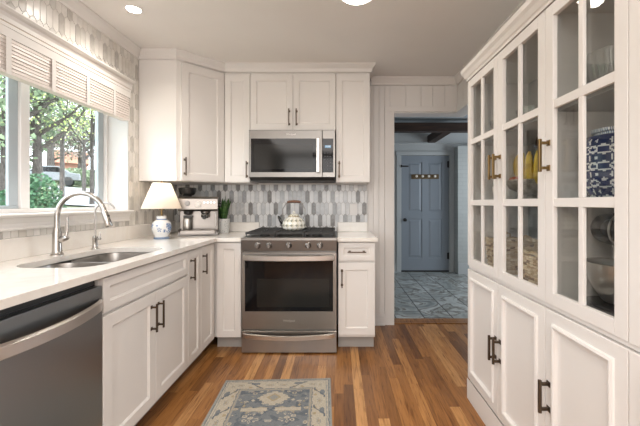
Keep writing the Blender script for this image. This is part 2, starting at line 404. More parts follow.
# hall door
DOORB = painted('blue_grey_door_paint', (.27, .305, .345), .45)
hd = thing('door_1', (1.515, 6.03, 0), 0, None, None); hd['kind'] = 'structure'
dm = MB(); DW = .415
dm.box(-DW, -.012, .025, DW, .02, 2.03)
for a, b in ((-DW, -.30), (-.05, .05), (.30, DW)): dm.box(a, -.024, .025, b, -.012, 2.03)
for z0, z1 in ((.025, .24), (.93, 1.05), (1.92, 2.03)):
    dm.box(-.30, -.024, z0, -.05, -.012, z1); dm.box(.05, -.024, z0, .30, -.012, z1)
for a, b in ((-.30, -.05), (.05, .30)):
    for z0, z1 in ((.24, .93), (1.05, 1.92)):
        dm.ring(a+.02, b-.02, z0+.02, z1-.02, [(0, -.012), (0, -.013), (.03, -.021)])
dm.build('door_leaf', DOORB, hd, bevel=.002)
hm = MB(); hm.lathe([(.03, 0), (.03, -.006), (.01, -.01), (.01, -.035), (.026, -.045), (.028, -.06), (.015, -.07), (0, -.07)], (-.355, -.0245, .91), 16, 'y')
hm.build('door_knob', BLACK, hd, sm=40)
for z in (1.88, .28):
    h = MB(); h.box(.385, -.032, z-.055, .412, -.0245, z+.055); h.tube([(.414, -.036, z-.06), (.414, -.036, z+.06)], .006, 8); h.build('door_hinge', BLACK, hd)
h = MB(); h.box(-.41, -.034, 1.835, -.29, -.0245, 1.858); h.box(-.432, -.07, 1.825, -.41, -.054, 1.868); h.box(-.432, -.06, 1.835, -.40, -.03, 1.858)
h.build('door_bolt', BLACK, hd, bevel=.002)
dsw = MB().box(-DW, -.03, .001, DW, .02, .0245); dsw.build('door_sweep', DARKGAP, hd)  # dark strip painted in as the shade of the gap under the door
hr = thing('coat_hook_rack', (1.515, 6.0059, 1.665), 0, 'narrow wooden rack with four white knobs on the blue-grey hall door', 'hook rack')
RACKW = mat('brown_rack_wood', (.16, .10, .045), .5); base(RACKW, ramp(RACKW, noisy(RACKW, coords(RACKW, (4, 20, 20)), 8), [(.3, (.11, .065, .03)), (.7, (.20, .135, .06))]))
MB().box(-.24, -.015, -.04, .24, 0, .04).build('board', RACKW, hr, bevel=.005)
PORC = mat('white_porcelain', (.80, .76, .68), .2)
for i in range(4):
    x = -.16+i*.107
    MB().lathe([(.008, 0), (.008, -.02), (.02, -.03), (.022, -.04), (.01, -.048), (0, -.048)], (x, -.015, .004), 14, 'y').build('knob', PORC, hr, sm=50)

# ================================================================= CABINETS
def pull(parent, x, z, y, L=.15, horiz=False, m=None, w=.009, out=.03, name='handle'):
    """bar pull; y = the face it stands on (front is -y)"""
    b = MB(); m = m or BRONZE
    if horiz:
        b.box(x-L/2, y-out-w/2, z-w/2, x+L/2, y-out+w/2, z+w/2)
        for s in (-1, 1): b.box(x+s*L*.38-w/2, y-out+w/2, z-w/2, x+s*L*.38+w/2, y-.003, z+w/2); b.box(x+s*L*.38-w, y-.003, z-w, x+s*L*.38+w, y, z+w)
    else:
        b.box(x-w/2, y-out-w/2, z-L/2, x+w/2, y-out+w/2, z+L/2)
        for s in (-1, 1): b.box(x-w/2, y-out+w/2, z+s*L*.38-w/2, x+w/2, y-.003, z+s*L*.38+w/2); b.box(x-w, y-.003, z+s*L*.38-w, x+w, y, z+s*L*.38+w)
    return b.build(name, m, parent, bevel=.0015)
def shaker(parent, x0, x1, z0, z1, y, fr=.057, t=.02, name='door'):
    g = .0015
    b = MB().ring(x0+g, x1-g, z0+g, z1-g, [(0, y), (0, y-t+.0015), (.0015, y-t), (fr, y-t), (fr+.003, y-t+.004), (fr+.006, y-t+.0045), (fr+.008, y-t+.009)])
    return b.build(name, CAB, parent)
TOE = painted('greige_toe', (.40, .375, .35), .5)  # toe kicks set greyer and darker than the cabinet fronts
def base_cab(name, loc, rz, wd, dp, label, toe=True, sideL=0, group=None, cat='cabinet', top=.894, opened=False):
    r = thing(name, loc, rz, label, cat, group)
    b = MB()
    if opened:   # no top board: the sink hangs in it
        b.box(0, -dp, .115, .018, 0, top-.001); b.box(wd-.018, -dp, .115, wd, 0, top-.001); b.box(.018, -dp, .115, wd-.018, 0, .135)
        b.box(.018, -dp, .135, wd-.018, -dp+.018, top-.001)
    else: b.box(0, -dp, .115, wd, 0, top-.001)
    b.build('body', CAB, r, bevel=.001)
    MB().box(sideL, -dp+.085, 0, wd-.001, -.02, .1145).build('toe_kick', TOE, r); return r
DP = .61
RZL = PI/2   # left run: local -y looks to +x, local x runs to +y
LX = XL+.0   # wall
# sink base
r = base_cab('sink_cabinet', (LX+.012, 1.452, 0), RZL, .818, .603, 'white double-door base cabinet under the sink, with a false drawer panel', cat='cabinet', opened=True)
yf = -.603
shaker(r, 0, .818, .735, .885, yf, .04, name='drawer_front')
d = shaker(r, 0, .4165, .118, .722, yf); pull(d, .372, .592, yf-.02)
d = shaker(r, .4165, .818, .118, .722, yf); pull(d, .442, .592, yf-.02)
# narrow pair
r = base_cab('corner_base_cabinet', (LX+.012, 2.272, 0), RZL, .498, .603, 'white base cabinet with two narrow doors in the inner corner', cat='cabinet')
d = shaker(r, 0, .214, .118, .885, yf, .05); pull(d, .038, .758, yf-.02)
d = shaker(r, .214, .474, .118, .885, yf, .05); pull(d, .245, .758, yf-.02)
# back-run corner door left of range
r = base_cab('base_cabinet', (-1.014, YB-.002, 0), 0, .229, .608, 'white single-door base cabinet between the corner and the left of the range', cat='cabinet')
shaker(r, .030, .227, .118, .885, -.608, .05)
r = base_cab('drawer_base_cabinet', (-.002, YB-.002, 0), 0, .298, .608, 'white base cabinet with one drawer over one door, right of the range', cat='cabinet')
d = shaker(r, 0, .298, .735, .885, -.608, .04, name='drawer'); pull(d, .149, .81, -.628, horiz=True)
d = shaker(r, 0, .298, .135, .722, -.608); pull(d, .03, .60, -.628)
# uppers
ZU0, ZU1 = 1.385, 2.367
r = thing('corner_wall_cabinet', (0, 0, ZU0), 0, 'white diagonal corner wall cabinet above the espresso machine and lamp', 'cabinet')
poly = [(XL+.007, 2.79), (-1.32, 2.79), (-1.02, 3.07), (-1.02, YB-.007), (XL+.007, YB-.007)]
MB().prism(poly, 0, ZU1-ZU0).build('body', CAB, r, bevel=.001)
dr = bpy.data.objects.new('door', None)
ang = math.atan2(.28, .30); L = math.hypot(.28, .30)
# the door is built in the face's own frame, then turned onto the diagonal
def placed(mb, name, parent, ox, oy, a, m, **k):
    ca, sa = math.cos(a), math.sin(a)
    mb.v = [(ox+x*ca-y*sa, oy+x*sa+y*ca, z) for x, y, z in mb.v]; return mb.build(name, m, parent, **k)
bpy.data.objects.remove(dr)
g = .036; t = .02; y = 0
dmb = MB().ring(g, L-.012, .006, .962, [(0, y), (0, y-t+.0015), (.0015, y-t), (.057, y-t), (.060, y-t+.004), (.063, y-t+.0045), (.065, y-t+.009)])
dd = placed(dmb, 'door', r, -1.32, 2.79, ang, CAB)
hb = MB(); w_ = .009; hx, hz, Lh, yy = g+.024, .118, .15, -.02
hb.box(hx-w_/2, yy-.03-w_/2, hz-Lh/2, hx+w_/2, yy-.03+w_/2, hz+Lh/2)
for s in (-1, 1): hb.box(hx-w_/2, yy-.03+w_/2, hz+s*.057-w_/2, hx+w_/2, yy-.003, hz+s*.057+w_/2); hb.box(hx-w_, yy-.003, hz+s*.057-w_, hx+w_, yy, hz+s*.057+w_)
placed(hb, 'handle', dd, -1.32, 2.79, ang, BRONZE, bevel=.0015)
def wall_cab(name, x0, x1, z0, label, doors):
    r = thing(name, (x0, YB-.007, z0), 0, label, 'cabinet')
    MB().box(.001, -.323, 0, x1-x0-.001, 0, ZU1-z0).build('body', CAB, r, bevel=.001)
    for a, b, hx in doors:
        d = shaker(r, a, b, .005, 2.345-z0, -.323, .052)
        pull(d, hx, .115, -.343)
    return r
wall_cab('wall_cabinet', -1.018, -.787, ZU0, 'tall narrow white wall cabinet directly left of the microwave', [(.004, .230, .205)])
wall_cab('over_microwave_cabinet', -.786, -.024, 1.847, 'short white double-door wall cabinet directly above the microwave', [(0, .381, .348), (.381, .762, .413)])
wall_cab('wall_cabinet', -.022, .28, ZU0, 'white wall cabinet directly right of the microwave', [(0, .302, .028)])
# ---------------------------------------------------------------- counters
def arc(cx, cy, r, a0, a1, n=8): return [(cx+r*math.cos(a0+(a1-a0)*i/n), cy+r*math.sin(a0+(a1-a0)*i/n)) for i in range(n+1)]
ZT, ZBt = .924, .895
SX0, SX1, SY0, SY1, SR = -1.455, -1.065, 1.48, 2.16, .11
hole = arc(SX1-SR, SY0+SR, SR, -PI/2, 0)+arc(SX1-SR, SY1-SR, SR, 0, PI/2)+arc(SX0+SR, SY1-SR, SR, PI/2, PI)+arc(SX0+SR, SY0+SR, SR, PI, 1.5*PI)
c = MB()
XE, YE = -.975, 2.745
CXW = XL+.006
outer = [(SX1-SR, -.1), (XE, -.1), (XE, SY0), (XE, SY1), (XE, YE), (XE, YE)]
def slab(m, poly):
    m.prism(poly, ZBt, ZT)
slab(c, [(CXW, -.4), (XE, -.4), (XE, SY0-.05), (CXW, SY0-.05)])
slab(c, [(CXW, SY1+.05), (XE, SY1+.05), (XE, YE), (-.778, YE), (-.778, YB-.006), (CXW, YB-.006)])
# ring of quads around the sink opening
H = hole; O = []
bx0, bx1, by0, by1 = CXW, XE, SY0-.05, SY1+.05
for (hx, hy) in H:
    cx_, cy_ = (SX0+SX1)/2, (SY0+SY1)/2; dx, dy = hx-cx_, hy-cy_
    t = min(((bx1-cx_)/dx if dx > 0 else (bx0-cx_)/dx) if abs(dx) > 1e-9 else 9e9, ((by1-cy_)/dy if dy > 0 else (by0-cy_)/dy) if abs(dy) > 1e-9 else 9e9)
    O.append((cx_+dx*t, cy_+dy*t))
# snap nearest to the four corners
for qx, qy in ((bx0,by0),(bx1,by0),(bx1,by1),(bx0,by1)):
    k = min(range(len(O)), key=lambda i: (O[i][0]-qx)**2+(O[i][1]-qy)**2); O[k] = (qx, qy)
n = len(H); vs = [(x, y, ZT) for x, y in H]+[(x, y, ZT) for x, y in O]+[(x, y, ZBt) for x, y in H]+[(x, y, ZBt) for x, y in O]
fs = []
for i in range(n):
    j = (i+1) % n; fs += [(i, j, n+j, n+i), (2*n+i, 3*n+i, 3*n+j, 2*n+j), (i, 2*n+i, 2*n+j, j)]
    fs.append((n+i, n+j, 3*n+j, 3*n+i))
c.add(vs, fs)
co = c.build('countertop', QUARTZ); tag(co, 'white quartz L-shaped worktop with the sink cut into it', 'countertop')
up = MB(); up.box(CXW, -.4, ZT+.0005, XL+.026, YB-.006, 1.03); up.box(XL+.026, YB-.026, ZT+.0005, -.782, YB-.006, 1.014)
up.build('backsplash_ledge', QUARTZ, co, bevel=.0015)
c2 = MB().box(-.010, YE, ZBt, .318, YB-.008, ZT).build('countertop', QUARTZ, bevel=.002); tag(c2, 'short piece of white quartz worktop right of the range', 'countertop')
MB().box(-.004, YB-.028, ZT+.0005, .285, YB-.008, 1.014).build('backsplash_ledge', QUARTZ, c2, bevel=.0015)
# sink
sk = thing('sink', ((SX0+SX1)/2, (SY0+SY1)/2, .70), 0, 'undermounted stainless steel double-bowl sink', 'sink')
cx_, cy_ = (SX0+SX1)/2, (SY0+SY1)/2
def rrect(x0, x1, y0, y1, r): return arc(x1-r, y0+r, r, -PI/2, 0, 5)+arc(x1-r, y1-r, r, 0, PI/2, 5)+arc(x0+r, y1-r, r, PI/2, PI, 5)+arc(x0+r, y0+r, r, PI, 1.5*PI, 5)
for (y0, y1, nm) in ((SY0-.005, 1.80, 'bowl'), (1.815, SY1+.005, 'bowl')):
    b = MB(); loops = []
    for ins, z in ((-.004, .190), (0, .190), (.006, .15), (.012, .03), (.04, .006), (.12, .0)):
        R = rrect(SX0+ins-.002-cx_, SX1-ins+.002-cx_, y0+ins-cy_, y1-ins-cy_, max(.015, .09-ins*.3)); loops.append([(x, y, z) for x, y in R])
    m = len(loops[0]); vs = [p for Lp in loops for p in Lp]
    fs = [(i*m+k, i*m+(k+1)%m, (i+1)*m+(k+1)%m, (i+1)*m+k) for i in range(len(loops)-1) for k in range(m)]+[tuple((len(loops)-1)*m+k for k in range(m))]
    b.add(vs, fs); bo = b.build('bowl', STEEL, sk, sm=50)
    so_ = bo.modifiers.new('thick', 'SOLIDIFY'); so_.thickness = -.0015
    MB().lathe([(.0, .0045), (.035, .0045), (.042, .0025), (.042, .001)], (0, (y0+y1)/2-cy_, .001), 20).build('drain', BSTEEL, bo, sm=40)
# faucets
f = thing('kitchen_faucet', (-1.508, 1.838, ZT), 0, 'tall brushed nickel gooseneck faucet with pull-down head behind the sink', 'faucet')
MB().lathe([(0, 0), (.030, 0), (.030, .006), (.024, .012), (.0215, .03), (.021, .12), (.017, .135), (.0145, .15), (0, .15)], n=24).build('body', NICKEL, f, sm=40)
pts = [(0, 0, .14), (0, 0, .20)]+[(.128-.128*math.cos(a), 0, .205+.128*math.sin(a)) for a in [PI*.92*i/22 for i in range(23)]]
MB().tube(pts, .0130, 16).build('spout', NICKEL, f, sm=50)
e = Vector(pts[-1]); dv = (Vector(pts[-1])-Vector(pts[-2])).normalized()
MB().tube([e, e+dv*.01, e+dv*.05, e+dv*.085, e+dv*.089], [.0140, .0155, .0165, .0180, .0150], 16).build('spray_head', NICKEL, f, sm=40)
MB().box(e.x+.052-.03, -.007, e.z-.055, e.x+.058-.032, .007, e.z-.02).build('button', BLACK, f)
MB().tube([(.018, 0, .08), (.048, .004, .095), (.052, .004, .10)], [.015, .0145, .012], 14).tube([(.045, .005, .098), (.050, .006, .13), (.050, .006, .205)], [.009, .0065, .0055], 10).build('lever', NICKEL, f, sm=40)
f = thing('filter_faucet', (-1.484, 2.092, ZT), 0, 'slim drinking water faucet beside the gooseneck faucet', 'faucet')
MB().lathe([(0, 0), (.022, 0), (.022, .004), (.016, .008), (.0145, .012), (.0145, .055), (.0155, .058), (.0155, .074), (.007, .08), (0, .08)], n=20).build('body', NICKEL, f, sm=40)
pts = [(0, 0, .075), (0, 0, .215)]+[(.062-.062*math.cos(a), 0, .222+.058*math.sin(a)) for a in [PI*.86*i/16 for i in range(17)]]
MB().tube(pts, .0052, 12).build('spout', NICKEL, f, sm=50)
MB().tube([(.012, 0, .062), (.034, 0, .062)], .006, 10).tube([(.03, 0, .062), (.03, 0, .10)], .0035, 8).build('lever', NICKEL, f, sm=40)
# ---------------------------------------------------------------- dishwasher
dw = thing('dishwasher', (XL+.012, .850, 0), RZL, 'dark stainless dishwasher with a bowed bar handle, built in under the counter', 'dishwasher')
MB().box(.004, -.59, .10, .596, -.02, .86).box(.02, -.53, 0, .58, -.03, .10).build('tub', BLACK, dw)
MB().box(.003, -.622, .115, .598, -.591, .856).build('door', mat('grey_stainless', (.31, .31, .305), .3, 1), dw, bevel=.003)
MB().box(.003, -.5895, .861, .597, -.30, .893).build('counter_gap_shade', BLACK, dw)  # black strip colours in the shaded gap below the counter
hb = MB(); N = 24; vs = []
for i in range(N+1):
    u = i/N; x = .02+.56*u; o_ = .012+.045*math.sin(PI*u)**.6; z = .782-.008*math.sin(PI*u)
    for dy, dz in ((0, -.024), (-.012, -.018), (-.014, .018), (0, .024)): vs.append((x, -.622-o_+.012+dy, z+dz))
fs = [(i*4+k, i*4+(k+1)%4, (i+1)*4+(k+1)%4, (i+1)*4+k) for i in range(N) for k in range(4)]+[(3,2,1,0), tuple(N*4+k for k in range(4))]
hb.add(vs, fs); hb.build('handle', BSTEEL, dw, sm=35)
# ---------------------------------------------------------------- range
RX0, RX1 = -.776, -.013; RW = RX1-RX0
rg = thing('gas_range', (RX0, 3.375, 0), 0, 'stainless steel slide-in gas range with five front knobs', 'range')
FY = 2.735-3.375   # front of the door
MB().box(.004, FY+.03, .012, RW-.004, 0, .90).box(.05, FY+.08, 0, RW-.05, -.05, .012).build('body', DSTEEL, rg)
MB().box(0, FY-.012, .845, RW, FY+.03, .912).build('dummy', STEEL, rg); bpy.data.objects.remove(bpy.data.objects['dummy'])
cp = MB(); yz = [(FY+.03, .822), (FY-.004, .822), (FY-.012, .906), (FY-.004, .918), (FY+.03, .918)]
cp.add([(x, y, z) for x in (0, RW) for y, z in yz], [(4,3,2,1,0), (5,6,7,8,9)]+[(k, (k+1)%5, 5+(k+1)%5, 5+k) for k in range(5)])
cp.build('control_panel', DSTEEL, rg, bevel=.002)
MB().box(0, FY-.014, .905, RW, FY+.03, .928).build('trim_strip', STEEL, rg, bevel=.003)
for kx in (.135, .225, .382, .535, .628):
    kb = MB().lathe([(.024, 0), (.024, -.004), (.019, -.008), (.018, -.028), (.014, -.032), (0, -.032)], (kx, FY-.009, .866), 20, 'y').build('knob', DSTEEL, rg, sm=35)
    MB().box(kx-.004, FY-.046, .848, kx+.004, FY-.041, .886).build('grip', STEEL, kb, bevel=.001)
ct = MB().box(.0, FY+.031, .901, RW, 0, .929).build('cooktop', BLACK, rg, bevel=.003)
for bx_, by_, br_ in ((.16, -.50, .042), (.16, -.17, .038), (.382, -.33, .05), (.60, -.50, .045), (.60, -.17, .034)):
    MB().lathe([(0, 0), (br_, 0), (br_, .008), (br_*.8, .012), (br_*.8, .018), (0, .018)], (bx_, by_, .929), 20).build('burner', IRON, rg, sm=35)
for x0, x1 in ((.02, .262), (.266, .498), (.502, .743)):
    g_ = MB(); y0, y1 = FY+.05, -.03; h0, h1 = .950, .966
    for y in (y0, y1-.012): g_.box(x0, y, h0, x1, y+.012, h1)
    for x in (x0, x1-.012): g_.box(x, y0+.012, h0, x+.012, y1-.012, h1)
    for q in (.2, .4, .6, .8): yy = y0+(y1-y0)*q; g_.box(x0+.012, yy-.004, h0+.003, x1-.012, yy+.004, h1)
    xm = (x0+x1)/2; yl = [y0+.012]+[y0+(y1-y0)*q for q in (.2, .4, .6, .8)]+[y1-.012]
    for a, b in zip(yl, yl[1:]): g_.box(xm-.004, a+.004, h0+.003, xm+.004, b-.004, h1)
    for x in (x0+.002, x1-.010):
        for y in (y0+.001, y1-.009): g_.box(x, y, .929, x+.008, y+.008, h0)
    g_.build('grate', IRON, rg)
od = MB().ring(.002, RW-.002, .197, .812, [(0, FY+.028), (0, FY+.002), (.002, FY), (.004, FY)]).build('oven_door', STEEL, rg)
MB().box(.03, FY-.003, .34, RW-.03, FY+.0, .745).build('oven_window', BLACKG, od, bevel=.002)
MB().box(.125, FY-.0035, .375, .70, FY-.003, .60).build('inner_window', GREYG, od)
def bowbar(parent, x0, x1, z, y, bow, hh, m, sag=0, name='handle'):
    N = 28; vs = []
    for i in range(N+1):
        u = i/N; x = x0+(x1-x0)*u; s_ = math.sin(PI*u)**.55; o_ = .004+bow*s_; zz = z-sag*math.sin(PI*u)
        for dy, dz in ((0, -hh), (-.01, -hh*.75), (-.012, hh*.75), (0, hh)): vs.append((x, y-o_+dy+.004, zz+dz))
    b = MB(); b.add(vs, [(i*4+k, i*4+(k+1)%4, (i+1)*4+(k+1)%4, (i+1)*4+k) for i in range(N) for k in range(4)]+[(3,2,1,0), tuple(N*4+k for k in range(4))])
    b.box(x0+.002, y-.006, z-hh*.8, x0+.02, y, z+hh*.8); b.box(x1-.02, y-.006, z-hh*.8, x1-.002, y, z+hh*.8)
    return b.build(name, m, parent, sm=30)
bowbar(od, .02, RW-.02, .768, FY, .045, .024, BSTEEL)
textmesh('Whirlpool', .022, BSTEEL, od, (RW/2, FY-.0008, .265), (PI/2, 0, 0))
dwr = MB().ring(.002, RW-.002, .010, .183, [(0, FY+.028), (0, FY+.002), (.002, FY), (.004, FY)]).build('drawer', STEEL, rg)
bowbar(dwr, .02, RW-.02, .148, FY, .032, .020, BSTEEL, sag=.012)
# ---------------------------------------------------------------- microwave
mw = thing('microwave', (-.780, YB-.007, 1.400), 0, 'over-the-range stainless microwave with black glass door', 'microwave')
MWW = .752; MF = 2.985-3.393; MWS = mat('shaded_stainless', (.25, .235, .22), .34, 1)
MB().box(.003, MF+.03, .015, MWW-.003, 0, .443).build('case', DSTEEL, mw)
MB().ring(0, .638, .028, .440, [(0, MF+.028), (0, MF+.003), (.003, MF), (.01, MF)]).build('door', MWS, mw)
dr_ = [o for o in bpy.data.objects if o.parent == mw and o.name.startswith('door')][0]
MB().box(.018, MF-.003, .072, .590, MF, .365).build('door_glass', BLACKG, dr_, bevel=.002)
MB().box(.045, MF-.0035, .098, .555, MF-.003, .315).build('viewing_window', GREYG, dr_)
hb = MB(); hb.box(.590, MF-.050, .068, .618, MF-.036, .360); hb.box(.594, MF-.036, .085, .612, MF, .10); hb.box(.594, MF-.036, .33, .612, MF, .345); hb.build('handle', BSTEEL, dr_, bevel=.004)
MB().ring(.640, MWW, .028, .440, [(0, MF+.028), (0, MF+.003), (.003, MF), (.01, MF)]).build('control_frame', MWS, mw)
pnl = MB().box(.628, MF-.003, .070, MWW-.017, MF, .365)
pnl = MB().box(.641, MF-.003, .070, MWW-.017, MF, .365).build('control_panel', BLACKG, mw, bevel=.002)
LCD = mat('lcd_display', (.1, .16, .2), .3); nodes(LCD)[2].inputs['Emission Color'].default_value = (.3, .6, .9, 1); nodes(LCD)[2].inputs['Emission Strength'].default_value = .25
MB().box(.662, MF-.0036, .285, .714, MF-.003, .305).build('display', LCD, pnl)
textmesh('12:00', .018, PLASTIC, pnl, (.688, MF-.0042, .295), (PI/2, 0, 0), 'clock_digits', .0002)
GREYK = mat('grey_key_marks', (.05, .05, .055), .4)
for i in range(3):
    for j in range(6): MB().box(.655+i*.024, MF-.0036, .095+j*.028, .667+i*.024, MF-.003, .101+j*.028).build('key', GREYK, pnl)
textmesh('Whirlpool', .020, PLASTIC, mw, (.366, MF-.0008, .402), (PI/2, 0, 0))
v = MB(); v.add([(0, MF+.004, .028), (MWW, MF+.004, .028), (MWW, 0, .0275), (0, 0, .0275), (.01, MF+.03, 0), (MWW-.01, MF+.03, 0), (MWW-.01, -.01, 0), (.01, -.01, 0)],
  [(0,3,2,1),(4,5,6,7),(0,1,5,4),(1,2,6,5),(2,3,7,6),(3,0,4,7)]); v.build('bottom_vent', BLACK, mw)
# ---------------------------------------------------------------- wall plate
o = thing('outlet_plate', (.147, YB-.0052, 1.14), 0, 'white double switch plate on the tile right of the range', 'outlet')
MB().box(-.037, -.005, -.058, .037, 0, .058).build('plate', PLASTIC, o, bevel=.002)
for z in (-.026, .026): MB().box(-.016, -.0065, z-.016, .016, -.005, z+.016).build('socket', PLASTIC, o, bevel=.002)
# ---------------------------------------------------------------- blind
SLAT = painted('blush_white_slat', (.72, .655, .61), .5)
vl = MB(); vl.box(-1.575, -.4, 1.995, XL+.029, 2.60, 2.060); vl.box(-1.577, -.4, 2.040, -1.572, 2.60, 2.060)
vo = vl.build('blind_valance', TRIMP, bevel=.003); tag(vo, 'plain white valance board along the top of the window blind', 'valance')
MB().box(-1.5790, -.4, 2.0605, XL+.030, 2.602, 2.066).build('wood_edge', mat('tan_wood_edge', (.42, .30, .2), .5), vo)
bl = thing('window_blind', (-1.60, 0, 1.82), 0, 'pale slatted wooden blind drawn up in front of the window', 'window blind')
ms = MB()
for i in range(9):
    z = .022+i*.0175; tl_ = .004*math.sin(i*2.1)
    vs = [(-.020, -.38, z-.0035), (.022+tl_*.3, -.38, z-.0035), (.0225+tl_*.3, -.38, z-.001), (.0185, -.38, z+.0135), (-.020, -.38, z+.0135)]
    vs += [(a, 2.585, c_) for a, b, c_ in vs]; ms.add(vs, [(4,3,2,1,0),(5,6,7,8,9)]+[(k,(k+1)%5,5+(k+1)%5,5+k) for k in range(5)])
ms.build('slats', SLAT, bl)
MB().box(-.024, -.38, 0, .026, 2.585, .016).build('bottom_rail', SLAT, bl, bevel=.003)
for yt in (1.12, 1.38, 1.635, 1.895, 2.155, 2.41, .86, .6): MB().box(.0275, yt-.013, -.001, .0295, yt+.013, .174).box(.0235, yt-.004, .008, .0275, yt+.004, .012).build('ladder_tape', TRIMP, bl)
# ---------------------------------------------------------------- ceiling lamps
LAMP = mat('lamp_lens', (1, 1, 1), .4); nodes(LAMP)[2].inputs['Emission Color'].default_value = (1, .93, .85, 1); nodes(LAMP)[2].inputs['Emission Strength'].default_value = 14
for x, y, r_, lb in ((-1.305, 2.185, .042, 'small round recessed ceiling light near the window wall'), (.11, 2.035, .095, 'round ceiling light over the middle of the kitchen, cut by the top of the photo')):
    o = thing('ceiling_light', (x, y, ZC), 0, lb, 'ceiling light')
    MB().lathe([(r_+.010, 0), (r_+.010, -.003), (r_+.002, -.006), (r_, -.004), (r_, 0)], n=32).build('trim_ring', PLASTIC, o, sm=40)
    MB().lathe([(0, -.0035), (r_-.001, -.0035), (r_-.001, -.001), (0, -.001)], n=32).build('lens', LAMP, o)
    l = bpy.data.lights.new('ceiling_light_glow', 'SPOT'); l.energy = 16; l.color = (1, .93, .84); l.spot_size = 2.6; l.spot_blend = 1; l.shadow_soft_size = .05
    lo = bpy.data.objects.new('ceiling_light_glow', l); COL.objects.link(lo); lo.parent = o; lo.location = (0, 0, -.02)

# ================================================================= HUTCH
RZR = -PI/2
HX = XR-.002; HY = 2.125
ht = thing('display_hutch', (HX, HY, 0), RZR, 'tall white hutch with glass doors above panelled doors along the right wall', 'hutch')
HL = 1.62; HD = HX-.82   # carcass depth; doors proud by .02
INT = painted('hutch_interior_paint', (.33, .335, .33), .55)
b = MB()
b.box(0, -HD, 0, .02, 0, 1.955); b.box(HL-.02, -HD, 0, HL, 0, 1.955); b.box(.02, -.012, .0, HL-.02, 0, 1.955)
b.box(.02, -HD, 1.935, HL-.02, -.012, 1.955); b.box(.02, -HD, .80, HL-.02, -.012, .825); b.box(.02, -HD, .11, HL-.02, -.012, .13)
b.box(.02, -HD+.0, 0, HL-.02, -HD+.02, .11)
b.box(.789, -HD+.001, .825, .804, -.012, 1.935)
b.build('carcass', CAB, ht)
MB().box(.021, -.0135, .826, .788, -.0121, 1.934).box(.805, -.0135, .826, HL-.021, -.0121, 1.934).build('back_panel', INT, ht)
for z in (1.205, 1.565):
    for a, c_ in ((.021, .788), (.805, HL-.021)):
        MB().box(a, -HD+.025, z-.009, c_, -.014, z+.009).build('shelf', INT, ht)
fs_ = MB().box(0, -HD-.012, .802, HL, -HD, .817); fs_.build('mid_rail', CAB, ht, bevel=.002)
cr = MB().sweep([(0, 0), (0, -HD-.02), (HL, -HD-.02)][::-1] if False else [(0, 0), (0, -HD-.018), (HL, -HD-.018)],
    [(0, 2.03), (0, 1.956), (.006, 1.956), (.008, 1.968), (.014, 1.974), (.022, 1.995), (.032, 2.008), (.034, 2.03)])
cr.box(0, -HD-.017, 2.012, HL, 0, 2.029)
cr.build('crown', CAB, ht)
ed = [0, .403, .796, 1.178, 1.60]
YG = -HD
for i in range(4):
    x0, x1 = ed[i]+.0015, ed[i+1]-.0015; s = .047; g = MB()
    if i == 0: s0 = .042
    z0, z1 = .82, 1.952; t0, t1 = YG-.02, YG-.0005
    g.box(x0, t0, z0, x0+s, t1, z1); g.box(x1-s, t0, z0, x1, t1, z1)
    g.box(x0+s, t0, z0, x1-s, t1, z0+s); g.box(x0+s, t0, z1-s, x1-s, t1, z1)
    zs = [z0+s, 1.19, 1.222, 1.557, 1.589, z1-s]; xm = (x0+x1)/2; mw_ = .011
    for a, c_ in ((1.19, 1.222), (1.557, 1.589)): g.box(x0+s, t0+.003, a, x1-s, t1-.004, c_)
    for a, c_ in ((zs[0], zs[1]), (zs[2], zs[3]), (zs[4], zs[5])): g.box(xm-mw_, t0+.003, a, xm+mw_, t1-.004, c_)
    d = g.build('glass_door', CAB, ht, bevel=.0015)
    MB().box(x0+s, t1-.0035, z0+s, x1-s, t1-.0015, z1-s).build('glass_pane', CGLASS, d)
    hx = x1-.022 if i in (0,) else x0+.022
    if i == 3: hx = x1-.025
    pull(d, hx, 1.385, t0, L=.125, m=BRASS, w=.011, out=.034)
    pnl = MB().ring(x0, x1, .128 if i < 9 else 0, .798, [(0, YG-.0005), (0, YG-.0185), (.0015, YG-.02), (.045, YG-.02), (.047, YG-.027), (.055, YG-.030), (.062, YG-.027), (.066, YG-.014), (.078, YG-.012)]).build('door', CAB, ht)
    pull(pnl, hx, .468, YG-.02, L=.125, m=BRONZE if i < 9 else BRASS, w=.011, out=.034)
MB().box(0, YG-.024, 0, HL, YG-.0005, .105).sweep([(0, YG-.0239), (HL, YG-.0239)], [(0, .125), (0, .105), (.0005, .105), (.0005, .11)]).build('plinth', CAB, ht, bevel=.003)

# ---------------------------------------------------------------- things in the hutch
def at(px, d): return ((px-338.5)/343*d)
# ginger jar
BW = mat('blue_white_porcelain', (.8, .8, .8), .12); attr_col(BW)
def painted_lathe(prof, n, fn, c=(0,0,0)):
    b = MB(); P = prof
    for i in range(len(P)-1):
        for k in range(n):
            a0, a1 = 2*PI*k/n, 2*PI*(k+1)/n
            b.curc = fn((k+.5)/n, (P[i][1]+P[i+1][1])/2, (P[i][0]+P[i+1][0])/2)
            q = [(P[i][0]*math.cos(a0), P[i][0]*math.sin(a0), P[i][1]), (P[i][0]*math.cos(a1), P[i][0]*math.sin(a1), P[i][1]),
                 (P[i+1][0]*math.cos(a1), P[i+1][0]*math.sin(a1), P[i+1][1]), (P[i+1][0]*math.cos(a0), P[i+1][0]*math.sin(a0), P[i+1][1])]
            b.add([(c[0]+x, c[1]+y, c[2]+z) for x, y, z in q], [(0,1,2,3)])
    return b
def resample(P, step):
    out = [P[0]]
    for a, b_ in zip(P, P[1:]):
        n = max(1, int(math.hypot(b_[0]-a[0], b_[1]-a[1])/step))
        for i in range(1, n+1): out.append((a[0]+(b_[0]-a[0])*i/n, a[1]+(b_[1]-a[1])*i/n))
    return out
